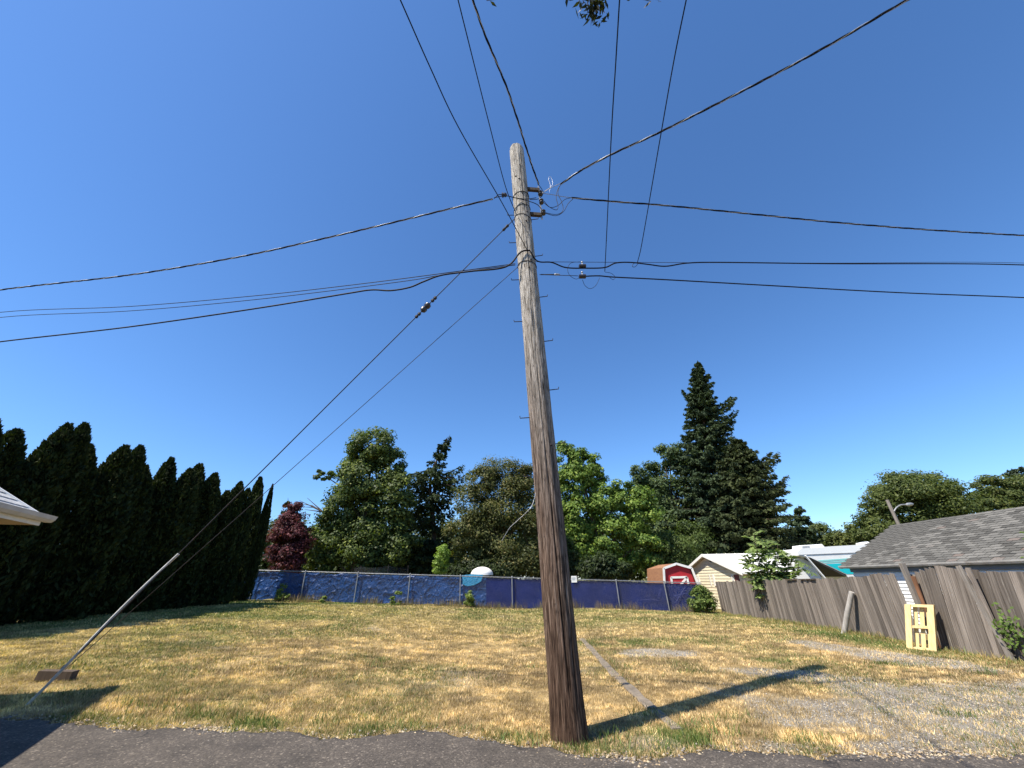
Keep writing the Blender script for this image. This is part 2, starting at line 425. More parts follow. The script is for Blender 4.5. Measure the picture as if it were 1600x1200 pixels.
def tuft_blades(pts, hgt, wid, cols, seed, per=1, lean=.35):        # free standing tall blades, three rows per blade
    r = np.random.default_rng(seed); P = np.repeat(np.asarray(pts, float), per, 0); k = len(P)
    h = hgt * (.2 + 1.0 * r.random(k) ** 1.4) * (.55 + .9 * vnoise(P[:, 0] * 1.7, P[:, 1] * 1.7, 17)); a = r.uniform(0, 2 * np.pi, k); b_ = r.uniform(0, 2 * np.pi, k); wd = wid * (.6 + .7 * r.random(k))
    sd = np.stack([np.cos(a) * wd / 2, np.sin(a) * wd / 2, np.zeros(k)], 1)
    d = np.stack([np.cos(b_), np.sin(b_), np.zeros(k)], 1) * (lean * h * r.random(k))[:, None]
    up = np.stack([np.zeros(k), np.zeros(k), h], 1)
    mid = P + d * .35 + up * .55; T = P + d + up
    V = np.stack([P - sd, P + sd, mid + sd * .8, mid - sd * .8, T + sd * .25, T - sd * .25], 1).reshape(-1, 3)
    base = np.arange(k)[:, None] * 6
    F = np.concatenate([base + np.array([[0, 1, 2, 3]]), base + np.array([[3, 2, 4, 5]])])
    ci = np.asarray(cols, float)[r.integers(0, len(cols), k)] * (.7 + .6 * r.random(k))[:, None]
    return V, F, np.repeat(ci, 6, 0)
# tall dry weeds along the back fence and the plank fence
r = np.random.default_rng(5)
px_ = r.uniform(-13, 10.3, 6500); py_ = 23.75 + r.normal(0, .22, 6500) - .25 * (vnoise(px_ * .8, px_ * 0, 91) > .55)
kk = vnoise(px_ * 1.3, px_ * 0, 92) + .5 * r.random(6500) > .66
P1 = np.stack([px_, py_, zg(px_, py_)], 1)[kk]
V1, F1, C1 = tuft_blades(P1, .36, .013, [(.20, .14, .07), (.30, .23, .11), (.13, .10, .05), (.14, .14, .05)], 6)
o = npart('tall_weeds', V1, F1, C1, M['blade']); tag(o, 'tall brown dry weeds along the foot of the blue fence', 'weeds', None, 'stuff')
py_ = r.uniform(9, 23.6, 4200); px_ = 10.0 + .6 * (py_ - 9.5) / 14 - np.abs(r.normal(0, .22, 4200))
P1 = np.stack([px_, py_, zg(px_, py_)], 1)
V1, F1, C1 = tuft_blades(P1, .12, .014, [(.13, .17, .04), (.18, .2, .06), (.30, .23, .09), (.36, .27, .11)], 8, lean=.7)
o = npart('fence_weeds', V1, F1, C1, M['blade']); tag(o, 'green and dry weeds along the foot of the plank fence', 'weeds', None, 'stuff')
# ragged green tufts near the street edge
cen = [(-1.55, 5.78), (-1.1, 5.95), (-.55, 5.9), (-.15, 5.65), (.2, 5.55), (1.35, 5.35), (1.9, 5.5), (2.2, 5.75), (-3.9, 6.0), (-4.6, 6.3), (-4.1, 6.15), (-2.4, 6.0), (1.05, 5.62), (8.3, 8.6), (6.2, 9.9), (7.2, 9.5), (-3.2, 5.9), (.75, 5.3), (3.1, 5.55), (2.7, 6.3), (5.6, 6.4), (2.05, 6.05), (1.6, 6.5)]
pts = []
for q, (cx, cy) in enumerate(cen):
    for t in range(80): pts.append((cx + r.normal(0, .17), cy + r.normal(0, .09), 0))
for q in range(70):
    cy = r.uniform(6.2, 16); cx = r.uniform(-.85, .75) * cy
    for t in range(int(r.uniform(8, 40))): pts.append((cx + r.normal(0, .09), cy + r.normal(0, .06), 0))
pts = np.array(pts); pts[:, 2] = zg(pts[:, 0], pts[:, 1]); pts = pts[pts[:, 1] > edge_y(pts[:, 0])]
V1, F1, C1 = tuft_blades(pts, .10, .009, [(.10, .15, .03), (.14, .19, .05), (.07, .12, .03), (.25, .22, .08)], 9, lean=.9)
o = npart('green_tufts', V1, F1, C1, M['blade']); tag(o, 'small green grass tufts scattered near the street edge', 'grass', None, 'stuff')
cen = [(-4.75, 6.6), (-4.55, 6.7)]
pts = [(-4.65 + r.normal(0, .16), 6.35 + r.normal(0, .05), 0) for t in range(22)]
pts = np.array(pts); pts[:, 2] = zg(pts[:, 0], pts[:, 1])
V1, F1, C1 = tuft_blades(pts, .42, .007, [(.33, .27, .13)], 10, lean=.3)
o = npart('seed_stalks', V1, F1, C1, M['blade']); tag(o, 'thin pale seed stalks rising at the edge of the house shadow', 'grass', None, 'stuff')

# gravel and edge rubble (stuff)
def pebbles(x, y, s, seed, cols):
    r = np.random.default_rng(seed); k = len(x); z = zg(x, y)
    D = np.array([(1, 0, 0), (0, 1, 0), (-1, 0, 0), (0, -1, 0), (0, 0, 1), (0, 0, -1)], float)
    sc = s[:, None, None] * (.6 + .7 * r.random((k, 6, 1))) * np.array([1, 1, .65])
    a = r.uniform(0, 6.28, k); ca, sa = np.cos(a), np.sin(a)
    P = D[None] * sc; Q = P.copy(); Q[:, :, 0] = P[:, :, 0] * ca[:, None] - P[:, :, 1] * sa[:, None]; Q[:, :, 1] = P[:, :, 0] * sa[:, None] + P[:, :, 1] * ca[:, None]
    V = (Q + np.stack([x, y, z + s * .25], 1)[:, None]).reshape(-1, 3)
    T = np.array([(0, 1, 4), (1, 2, 4), (2, 3, 4), (3, 0, 4)])
    F = (np.arange(k)[:, None, None] * 6 + T[None]).reshape(-1, 3)
    c = np.asarray(cols)[r.integers(0, len(cols), k)] * (.7 + .6 * r.random(k))[:, None]
    return V, F, np.repeat(c, 6, 0)
m, n, b = _mat('pebble'); a = N(n, 'ShaderNodeAttribute', attribute_name='Col'); n.links.new(a.outputs[0], b.inputs['Base Color']); b.inputs['Roughness'].default_value = .9; M['pebble'] = m
k = 100000; x = r.uniform(2, 10, k); y = r.uniform(5.1, 13, k); ok = (r.random(k) < gravel(x, y) ** 1.5 * .75) & (y > edge_y(x)); x = x[ok]; y = y[ok]
V1, F1, C1 = pebbles(x, y, .004 + .009 * r.random(len(x)) ** 2, 3, [(.31, .285, .25), (.24, .22, .195), (.38, .35, .305), (.17, .155, .135), (.36, .30, .19)])
o = npart('gravel', V1, F1, C1, M['pebble']); tag(o, 'loose pale grey gravel of the old driveway', 'gravel', None, 'stuff')
k = 9000; x = r.uniform(-7, 6, k); y = edge_y(x) + r.normal(.03, .09, k)
ok = r.random(k) < .25 + .6 * (vnoise(x * 2, x * 0, 95) > .5)
x = x[ok]; y = y[ok]
V1, F1, C1 = pebbles(x, y, .005 + .013 * r.random(len(x)) ** 2, 4, [(.16, .12, .08), (.30, .22, .13), (.42, .34, .22), (.12, .10, .085), (.22, .2, .18)])
V1[:, 2] += .012
o = npart('edge_litter', V1, F1, C1, M['pebble']); tag(o, 'crumbled asphalt and dry leaf litter along the street edge', 'litter', None, 'stuff')
# ------------------------------------------------------------------ shared materials
M['black'] = plain('black_cable_jacket', (.009, .009, .013), .6, 0, .3, 8, spec=.15)
M['bare'] = plain('bare_aluminium_wire', (.38, .38, .39), .5, .5, .15, 10)
M['steel'] = plain('galvanised_steel', (.30, .31, .32), .5, .5, .25, 14, dirt=(.22, .19, .16))
M['dsteel'] = plain('dark_weathered_steel', (.035, .033, .035), .7, .1, .4, 20, spec=.2, dirt=(.06, .035, .025))
M['rubber'] = plain('dark_porcelain', (.03, .025, .025), .3, 0, .3, 10)
M['concrete'] = plain('old_concrete', (.20, .165, .125), .9, 0, .4, 9, .5, 60, .2, dirt=(.13, .11, .085))
M['wdark'] = woodmat('dark_block_wood', (.05, .035, .025), (.13, .10, .075), 2)
M['white'] = plain('white_paint', (.78, .77, .73), .5, 0, .07, 3, dirt=(.62, .60, .55))
M['cream'] = plain('cream_siding_paint', (.66, .61, .44), .6, 0, .08, 4, dirt=(.55, .50, .36))
M['glass'] = plain('dark_window_glass', (.03, .035, .04), .06, 0, .2, 2, spec=.8)
M['bluegrey'] = plain('blue_grey_paint', (.16, .20, .26), .6, 0, .1, 4)
M['redpaint'] = plain('red_barn_paint', (.40, .022, .03), .6, 0, .15, 3, .2, 30, .3)

# pole wood: brown below, bleached silver above, long dark checks
m, n, b = _mat('weathered_pole_wood'); tc = N(n, 'ShaderNodeTexCoord'); mp = N(n, 'ShaderNodeMapping'); mp.inputs['Scale'].default_value = (46, 46, 2.4)
n.links.new(tc.outputs['Object'], mp.inputs[0]); f = noise(n, mp.outputs[0], 1, 9, .72)
mp2 = N(n, 'ShaderNodeMapping'); mp2.inputs['Scale'].default_value = (13, 13, .35); n.links.new(tc.outputs['Object'], mp2.inputs[0]); f2 = noise(n, mp2.outputs[0], 1, 5, .6)
mp3 = N(n, 'ShaderNodeMapping'); mp3.inputs['Scale'].default_value = (30, 30, 9); n.links.new(tc.outputs['Object'], mp3.inputs[0]); f3 = noise(n, mp3.outputs[0], 1, 4, .6)
low = ramp(n, f, [(.36, (.024, .014, .010)), (.45, (.085, .054, .038)), (.55, (.175, .120, .088)), (.70, (.33, .255, .20))])
hig = ramp(n, f, [(.33, (.05, .043, .036)), (.43, (.27, .245, .21)), (.54, (.48, .445, .395)), (.74, (.68, .645, .59))])
sep = N(n, 'ShaderNodeSeparateXYZ'); n.links.new(tc.outputs['Object'], sep.inputs[0])
mr = N(n, 'ShaderNodeMapRange', interpolation_type='SMOOTHSTEP'); mr.inputs['From Min'].default_value = 1.0; mr.inputs['From Max'].default_value = 7.4; n.links.new(sep.outputs[2], mr.inputs[0])
ad = N(n, 'ShaderNodeMath', operation='MULTIPLY_ADD'); ad.inputs[1].default_value = .9; ad.inputs[2].default_value = -.45; n.links.new(f2, ad.inputs[0])
ad2 = N(n, 'ShaderNodeMath', operation='ADD', use_clamp=True); n.links.new(ad.outputs[0], ad2.inputs[0]); n.links.new(mr.outputs[0], ad2.inputs[1])
col = mix(n, ad2.outputs[0], low, hig)
col = mix(n, ramp(n, f3, [(.63, (0, 0, 0)), (.70, (1, 1, 1))]), col, (.06, .045, .035))
mp4 = N(n, 'ShaderNodeMapping'); mp4.inputs['Scale'].default_value = (38, 38, 2.2); n.links.new(tc.outputs['Object'], mp4.inputs[0])
vk = N(n, 'ShaderNodeTexVoronoi', feature='DISTANCE_TO_EDGE'); vk.inputs['Scale'].default_value = 1.0; n.links.new(mp4.outputs[0], vk.inputs['Vector'])
crk = ramp(n, vk.outputs['Distance'], [(.015, (.22, .2, .18)), (.10, (1, 1, 1))]); col = mix(n, .65, col, crk, 'MULTIPLY')
mr2 = N(n, 'ShaderNodeMapRange', interpolation_type='SMOOTHSTEP'); mr2.inputs['From Min'].default_value = 0.0; mr2.inputs['From Max'].default_value = 1.6; n.links.new(sep.outputs[2], mr2.inputs[0])
col = mix(n, 1.0, col, ramp(n, mr2.outputs[0], [(0, (.76, .68, .62)), (1, (1.12, 1.1, 1.08))]), 'MULTIPLY')
att = N(n, 'ShaderNodeAttribute', attribute_name='Col'); col = mix(n, 1.0, col, att.outputs[0], 'MULTIPLY')
n.links.new(col, b.inputs['Base Color']); b.inputs['Roughness'].default_value = .9; b.inputs['Specular IOR Level'].default_value = .15
bump(n, b, f, 1.0, .04); M['pole'] = m

# ------------------------------------------------------------------ utility pole
PB = Vector((.56, 5.64, -.01)); PT = at(807, 233, 5.64); YP = 5.64
def pc(z): return PB.lerp(PT, (z - PB.z) / (PT.z - PB.z))
def pr(z): return .193 + (.158 - .193) * max(0, z) / PT.z + .02 * math.exp(-max(z, 0) / .3)
pole = thing('utility_pole', PB, 'tall leaning weathered wooden utility pole with climbing steps', 'utility pole')
na, nz = 112, 230; th = np.linspace(0, 2 * np.pi, na, endpoint=False); zz = np.linspace(-.15, PT.z, nz)
TH, ZZ = np.meshgrid(th, zz)
d = .0075 * (vnoise(TH * 26 / 6.2832 * 3, ZZ * .9, 101) - .5) * 2 + .004 * (vnoise(np.cos(TH) * 2, np.sin(TH) * 2 + ZZ * .25, 102) - .5) * 2
dk = np.ones_like(d)
for a0, z0, z1, wdt, dep in ((-1.50, 0.2, 7.6, .022, .04), (-1.95, .0, 3.6, .014, .02), (-1.15, 1.2, 6.0, .013, .02), (-2.25, 3.0, 9.4, .012, .018), (-1.75, 6.0, 10.4, .014, .022), (-1.3, 7.6, 10.4, .016, .028), (-.9, 0, 9, .014, .02), (-2.6, 2, 8, .013, .018), (-1.35, .1, 2.2, .012, .018)):
    ac = a0 + .10 * (vnoise(ZZ * .55, ZZ * 0, int(a0 * 100)) - .5) * 2 + .03 * (vnoise(ZZ * 3.1, ZZ * 0, int(a0 * 70)) - .5)
    win = sst(z0, z0 + .8, ZZ) * (1 - sst(z1 - .8, z1, ZZ)) * (.4 + .8 * vnoise(ZZ * .8, ZZ * 0, int(a0 * 130)))
    dd = np.exp(-((TH - 2 * np.pi * (TH > np.pi) - ac) / wdt) ** 2) * win
    d = d - dep * dd; dk = dk * (1 - .8 * np.clip(dd, 0, 1))
rr = np.array([pr(q) for q in zz])[:, None] + d
rr[-1] *= .965
zoff = np.zeros_like(d); zoff[-1] = .03 * (vnoise(TH[-1] * 3, TH[-1] * 0, 9) - .5); zoff[-2:] -= .02
cx = np.array([pc(q) for q in zz])
V = np.stack([cx[:, 0:1] + rr * np.cos(TH), cx[:, 1:2] + rr * np.sin(TH), cx[:, 2:3] + zoff], 2).reshape(-1, 3)
idx = np.arange(na * nz).reshape(nz, na); nx_ = np.roll(idx, -1, 1)
F = np.stack([idx[:-1].ravel(), nx_[:-1].ravel(), nx_[1:].ravel(), idx[1:].ravel()], 1)
npart('shaft', V, F, np.repeat(dk.reshape(-1, 1), 3, 1), M['pole'], pole, smooth=True)
part('top_cap', MB().lathe(pc(PT.z - .02), [(.152, -.05), (.150, -.012), (.10, -.004), (.02, -.008)], 20), M['pole_cap'] if 'pole_cap' in M else plain('pole_end_grain', (.42, .38, .33), .9, 0, .5, 30), pole)
def poleside(py, side):
    z = at(850, py, YP).z; c = pc(z); return Vector((c.x + side * (pr(z) - .01), YP - .03, z))
for py, s in ((345, 1), (380, -1), (402, 1), (438, -1), (466, 1), (503, -1), (535, 1), (611, 1), (653, -1), (695, 1), (744, -1), (337, -1)):
    p = poleside(py, s); e = p + Vector((s * .15, -.01, .012 * s))
    part('climbing_step', MB().tube([p, p.lerp(e, .5), e, e + Vector((s * .004, 0, .035))], .0075, 6), M['dsteel'], pole)
def W(px, py, Y=YP): return at(px, py, Y)
# insulator rack on the right side
rk = part('insulator_rack', MB().beam(W(841, 291), W(847, 343), .03, .012, (0, 1, 0)), M['steel'], pole)
for py in (297, 336):
    a = poleside(py, 1) - Vector((.03, 0, 0)); bq = W(843 if py < 300 else 846, py)
    part('rack_bracket', MB().beam(a, Vector((bq.x, bq.y, a.z)), .06, .075, (0, 0, 1)), M['wdark'], pole)
for px, py in ((844, 302), (846, 315), (849, 332)):
    c = W(px, py, YP - .03)
    part('spool_insulator', MB().lathe(c - Vector((0, 0, .05)), [(.018, 0), (.045, .004), (.05, .02), (.032, .04), (.03, .055), (.05, .08), (.045, .096), (.018, .1)], 14), M['rubber'], pole)
c = W(788, 305, YP - .02)
part('strain_insulator', MB().lathe(c - Vector((.06, 0, 0)), [(.015, 0), (.05, .01), (.055, .035), (.03, .05), (.05, .07), (.04, .1), (.012, .12)], 14, (1, 0, .1)), M['rubber'], pole)
def band(z, r=.008, tilt=.0, mm='dsteel', name='guy_band'):
    pts = [pc(z) + Vector((math.cos(a) * (pr(z) + .006), math.sin(a) * (pr(z) + .006), tilt * math.cos(a))) for a in np.linspace(0, 2 * math.pi, 29)]
    part(name, MB().tube(pts, r, 6), M[mm], pole)
zA = at(805, 345, YP).z
band(zA, .007, -.05); band(zA + .28, .006, .03); band(at(805, 310, YP).z, .008, .02, 'black', 'wire_wrap'); band(at(815, 418, YP).z, .008, -.02)
for px, py in ((822, 355), (806, 285), (811, 290), (816, 312), (823, 340), (812, 268), (829, 415), (826, 428), (860, 700)):
    z = at(px, py, YP).z; c = pc(z)
    dx = at(px, py, YP).x - c.x; dx = max(-.12, min(.12, dx))
    part('bolt', MB().lathe((c.x + dx, c.y - math.sqrt(max(pr(z) ** 2 - dx * dx, .001)) - .002, z), [(.018, -.02), (.018, .012), (.008, .016)], 8, (0, -1, 0)), M['dsteel'], pole)

# ------------------------------------------------------------------ wires
def spread(a, e, step):                               # points from a to e whose spacing grows from step
    L = (e - a).length; s = step; out = []; k = s
    while k < L * .8: out.append(a.lerp(e, k / L)); s *= 1.6; k += s
    return out + [e]
def ext(pts, to_y, sag=0.0):                          # carry the last span on, in its own direction, out of sight
    a, b_ = pts[-2], pts[-1]; d = b_ - a; k = (to_y - b_.y) / d.y
    e = b_ + d * k; e.z = b_.z + sag
    return pts + spread(b_, e, d.length)
def extx(pts, to_x, dz):
    a, b_ = pts[-2], pts[-1]; d = b_ - a; k = (to_x - b_.x) / d.x; e = b_ + d * k; e.z = b_.z + dz
    return pts + spread(b_, e, d.length)
def wire(name, label, pts, r, mm='black', cat='wire', group=None, n=8, sides=6):
    p = catmull(pts, n); base = Vector(pts[0])
    o = part(name, MB().tube(p, r, sides), M[mm], None, base, 60); return tag(o, label, cat, group)
def triplex(label, pts, r=.0095, tw=.9):
    p = catmull(pts, 40); base = Vector(pts[0]); t = thing('service_cable', base, label, 'cable', 'twisted service cables')
    L = [0]
    for i in range(1, len(p)): L.append(L[-1] + (p[i] - p[i - 1]).length)
    # even resample, then wind three strands
    tot = L[-1]; m_ = int(min(tot, 24) / .05); S = list(np.linspace(0, min(tot, 24), m_)) + ([tot] if tot > 24.5 else [])
    arr = np.array([tuple(q) for q in p]); Q = np.stack([np.interp(S, L, arr[:, k]) for k in range(3)], 1)
    for k, (nm, mm) in enumerate((('conductor', 'black'), ('conductor', 'black'), ('neutral_wire', 'bare'))):
        out = []
        for i in range(len(S)):
            d = Vector(Q[min(i + 1, len(S) - 1)] - Q[max(i - 1, 0)]).normalized(); s = d.cross(Vector((0, 0, 1))).normalized(); u = s.cross(d)
            a = S[i] / tw * 2 * math.pi + k * 2.094
            out.append(Vector(Q[i]) + (s * math.cos(a) + u * math.sin(a)) * r * (1.15 if k < 2 else 1.3) * (1 if i < m_ else 0))
        part(nm, MB().tube(out, r if k < 2 else r * .75, 6), M[mm], t, smooth=60)
    return t
def lerpY(l, y0, y1):                                  # pixel polyline with distances running evenly from y0 to y1
    k = len(l) - 1; return [at(px, py, y0 + (y1 - y0) * (abs(px - l[0][0]) / abs(l[-1][0] - l[0][0]))) for (px, py) in l]
triplex('twisted black service cable running left from the pole top across the sky', extx(lerpY([(770, 311), (700, 327), (600, 351), (500, 374), (370, 402), (200, 430), (0, 453)], 5.62, 7.9), -40, -.2))
triplex('twisted black service cable running right from the pole top, nearly level', extx(lerpY([(893, 309), (960, 315), (1050, 322), (1200, 337), (1300, 347), (1450, 359), (1600, 368)], 5.62, 6.8), 40, .2))
zq = at(875, 289, YP).z
triplex('thick twisted cable with bright strand rising to the upper right corner', ext([at(876, 288, YP), atz(910, 265, zq - .1), atz(960, 239, zq - .15), atz(1030, 207, zq - .2), atz(1180, 132, zq - .2), atz(1300, 68, zq - .15), atz(1416, 1, zq - .05)], -22, .4), .0105, .8)
zq = at(842, 290, YP).z
triplex('twisted black cable climbing from the pole bracket to the top edge, left of centre', ext([at(842, 288, YP), at(838, 278, YP - .15), atz(826, 243, zq - .02), atz(808, 185, zq - .05), atz(790, 132, zq - .05), atz(760, 60, zq), atz(739, 1, zq + .02)], -22, .4), .009, .6)
zc = at(820, 404, YP).z
wire('service_drop', 'single thin wire to the top edge, leftmost of the overhead wires', ext([pc(zc) + Vector((.02, -.19, 0)), atz(785, 318, zc), atz(717, 200, zc - .02), atz(672, 105, zc), atz(626, 1, zc + .03)], -22, .4), .0075, cat='wire')
zc2 = at(804, 347, YP).z
wire('service_drop', 'single thin wire to the top edge, second from the left', ext([pc(zc2) + Vector((-.12, -.15, 0)), atz(790, 292, zc2), atz(766, 200, zc2 - .02), atz(742, 105, zc2), atz(716, 1, zc2 + .03)], -22, .4), .0075, cat='wire')
YS = 5.95
z7 = at(945, 421, YS).z
wire('service_drop', 'thin overhead wire dropping to the lower splice right of the pole', ext([at(945, 424, YS), atz(947, 385, z7 + .02), atz(955, 215, z7), atz(962, 100, z7), atz(968, 1, z7 + .03)], -22, .4), .0075, cat='wire')
z8 = at(996, 409, YS).z
wire('service_drop', 'thin overhead wire dropping to the upper cable, rightmost of the overhead wires', ext([at(996, 410, YS), atz(1003, 380, z8 + .02), atz(1030, 225, z8), atz(1052, 100, z8), atz(1072, 1, z8 + .03)], -22, .4), .0075, cat='wire')
# communication cables
wire('communication_cable', 'thick black cable sagging left from the pole band, lowest on the left', extx([pc(zc - .02) + Vector((.05, -.2, .03)), pc(zc - .03) + Vector((-.12, -.2, -.01))] + lerpY([(790, 417), (735, 424), (690, 430), (662, 440), (640, 449), (610, 454), (580, 453), (540, 459), (400, 482), (200, 511), (0, 534)], 5.5, 7.7), -40, -.2), .0155, cat='cable')
wire('strand_wire', 'thin upper strand of the left cable pair, grey and taut', extx(lerpY([(805, 412), (700, 426), (560, 444), (400, 462), (200, 479), (0, 488)], 5.45, 8.0), -40, -.2), .008, cat='wire')
wire('strand_wire', 'thin lower strand of the left cable pair, just above the thick cable', extx(lerpY([(805, 414), (700, 428), (620, 441), (400, 468), (200, 486), (0, 496)], 5.45, 8.0), -40, -.2), .0075, cat='wire')
wire('communication_cable', 'wavy black cable leaving the pole to the right, upper of two', extx([pc(zc - .02) + Vector((.05, -.205, .03))] + lerpY([(840, 408), (862, 410), (884, 418), (915, 419), (945, 418), (962, 411), (985, 410), (1012, 413), (1040, 416), (1075, 411), (1130, 410), (1300, 412), (1600, 414)], 5.55, 6.9), 40, .1), .0135, cat='cable')
wire('communication_cable', 'straight black cable to the right, lower of two', extx(lerpY([(908, 432), (935, 431), (960, 433), (1040, 437), (1200, 446), (1400, 457), (1600, 465)], 5.7, 6.9), 40, .1), .0125, cat='cable')
wire('strand_wire', 'thin straight strand above the wavy right cable', extx(lerpY([(836, 409), (1000, 410), (1300, 411), (1600, 411)], 5.55, 6.92), 40, .1), .005, 'dsteel')
wire('strand_wire', 'thin straight strand from the pole to the lower terminal on the right', lerpY([(843, 429), (870, 430), (903, 431)], 5.55, 5.7), .006, 'dsteel')
def loop(label, l, r=.005, mm='black', y=YP): return wire('jumper_wire', label, [at(px, py, y) for px, py in l], r, mm, 'wire', None, 8)
loop('jumper loop from the rack to the rising cable, inner of two', [(850, 314), (858, 323), (869, 328), (872, 322), (869, 308), (872, 295), (878, 286)], .006)
loop('jumper loop from the rack to the rising cable, outer of two', [(851, 332), (866, 335), (876, 333), (880, 326), (877, 314), (872, 303), (874, 292), (878, 287)], .006)
loop('jumper curving from the middle spool up to the level right cable', [(849, 316), (860, 324), (872, 321), (882, 312), (892, 309)], .006)
loop('jumper curving from the lowest spool up to the level right cable', [(851, 333), (868, 337), (880, 331), (888, 318), (896, 310)], .006)
loop('short thin coil of bare wire above the bracket', [(858, 300), (860, 290), (857, 280), (860, 276), (863, 283), (862, 291), (850, 299), (846, 303)], .0035, 'bare')
loop('bright bare tie wire between rack and rising cable', [(846, 303), (858, 295), (868, 290), (877, 286)], .007, 'bare')
loop('bare tie wire between rack and level right cable', [(848, 302), (862, 304), (878, 307), (894, 309)], .006, 'steel')
loop('cable end bending over the rack to its upper spool', [(840, 287), (844, 292), (848, 299), (847, 306), (840, 311), (828, 312)], .007)
loop('black lead crossing the pole front to the rack, upper', [(772, 310), (780, 304), (792, 306), (805, 309), (822, 311), (838, 309)], .008, 'black', YP - .2)
loop('black lead crossing the pole front to the rack, lower', [(772, 309), (790, 306), (808, 310), (825, 314), (840, 320), (849, 331)], .008, 'black', YP - .21)
loop('thin wire loop hanging left of the two terminals', [(906, 409), (892, 411), (887, 420), (890, 430), (900, 436), (908, 432)], .004, 'black', 5.7)
loop('thin wire loop hanging below the lower terminal', [(910, 437), (914, 446), (922, 451), (931, 446), (937, 434)], .004, 'black', 5.7)
loop('small wire curl at the lower splice', [(945, 425), (955, 427), (961, 433), (958, 437), (952, 433)], .004, 'black', 5.9)
loop('small wire curl under the upper splice', [(996, 410), (990, 412), (988, 416), (992, 417), (998, 411)], .005, 'black', 5.95)
for (px, py, lab) in ((910, 416, 'small dark cable terminal box, upper of two right of the pole'), (910, 432, 'small dark cable terminal box, lower of two right of the pole')):
    c = at(px, py, 5.68); t = thing('cable_terminal', c, lab, 'terminal box')
    part('case', MB().lathe(c - Vector((.07, 0, 0)), [(.02, 0), (.04, .01), (.042, .13), (.02, .14)], 10, (1, 0, 0)), M['rubber'], t, smooth=40)
    part('bolt', MB().lathe(c + Vector((0, -.01, .03)), [(.012, 0), (.012, .05), (.022, .055), (.02, .07)], 8), M['steel'], t)
t = thing('wire_clamp', at(871, 430, 5.6), 'small grey dead end clamp beside the pole', 'clamp')
part('body', MB().lathe(at(866, 429, 5.6), [(.008, 0), (.02, .02), (.018, .08), (.006, .11)], 8, (1, 0, 0)), M['steel'], t)
part('eye', MB().tube([at(845, 429, 5.6), at(866, 429, 5.6)], .01, 6), M['dsteel'], t)

# guy wires
GA = gp(42, 1102); gtop = pc(zA) + Vector((-.17, -.05, .0))
gw = thing('guy_wire', GA, 'long dark guy wire with insulator running down to the lower left', 'guy wire')
part('strand', MB().tube([gtop, gtop.lerp(GA, .5), GA], .0085, 6), M['dsteel'], gw)
def gq(px): # parameter on the guy where it crosses that picture column
    lo, hi = 0., 1.
    for k in range(40):
        mi = (lo + hi) / 2; p = gtop.lerp(GA, mi); q = CR.transposed() @ (p - Vector((0, 0, CAM_H))); x = 800 + q.x / -q.z * FPX
        if x > px: lo = mi
        else: hi = mi
    return lo
ax_ = (GA - gtop).normalized(); L_ = (GA - gtop).length
c = gtop.lerp(GA, gq(665)); part('strain_insulator', MB().lathe(c - ax_ * .11, [(.02, 0), (.055, .03), (.06, .08), (.04, .11), (.06, .14), (.055, .19), (.02, .22)], 12, ax_), M['rubber'], gw, smooth=40)
for px, s in ((680, .032), (676, .032), (655, .03), (651, .03)):
    c = gtop.lerp(GA, gq(px)); part('wire_clip', MB().lathe(c - ax_ * .03, [(s * .6, 0), (s, .012), (s, .05), (s * .6, .06)], 6, ax_), M['dsteel'], gw)
c = gtop.lerp(GA, gq(790)); part('turnbuckle', MB().lathe(c - ax_ * .1, [(.012, 0), (.03, .03), (.02, .1), (.03, .17), (.012, .2)], 8, ax_), M['dsteel'], gw)
t0 = gq(279); pts = []
for k in range(9):
    t_ = t0 + (1 - t0) * k / 8; p = gtop.lerp(GA, t_) ; p.z += .05 * math.sin(math.pi * min(1, k / 8 * 1.25)) if k < 7 else 0; pts.append(p)
M['guard'] = plain('pale_plastic_guy_guard', (.58, .57, .54), .5, 0, .2, 12, dirt=(.30, .28, .25))
part('guy_guard', MB().tube(catmull(pts, 4), .018, 10), M['guard'], gw, smooth=60)
GB = gp(92, 1055); g2t = pc(at(812, 420, YP).z) + Vector((-.17, -.06, 0))
wire('guy_wire', 'thin pale second guy wire below the long guy wire', [g2t, g2t.lerp(GB, .5) + Vector((0, 0, -.02)), GB], .0055, 'dsteel', 'guy wire')
ab = gp(75, 1066); t = thing('anchor_block', ab, 'low dark block on the grass where the thin guy wire ends', 'block')
part('slab', MB().box(ab + Vector((0, .1, .07)), (.44, .16, .12), Matrix.Rotation(.25, 3, 'Z') @ Matrix.Rotation(.08, 3, 'Y')), M['wdark'], t)
part('anchor_eye', MB().tube([GB + Vector((0, 0, -.05)), GB + Vector((0, 0, .09)), GB + Vector((.03, 0, .13))], .014, 6), M['dsteel'], t)
# loose white wire end hanging off the pole
wire('loose_wire', 'loose pale wire end hanging off the left side of the pole', [at(838, 760, YP), at(836, 775, YP - .08), at(831, 790, YP - .12), at(824, 799, YP - .14), at(810, 812, YP - .14), at(797, 824, YP - .13), at(790, 835, YP - .12), at(784, 845, YP - .12)], .0032, 'steel')

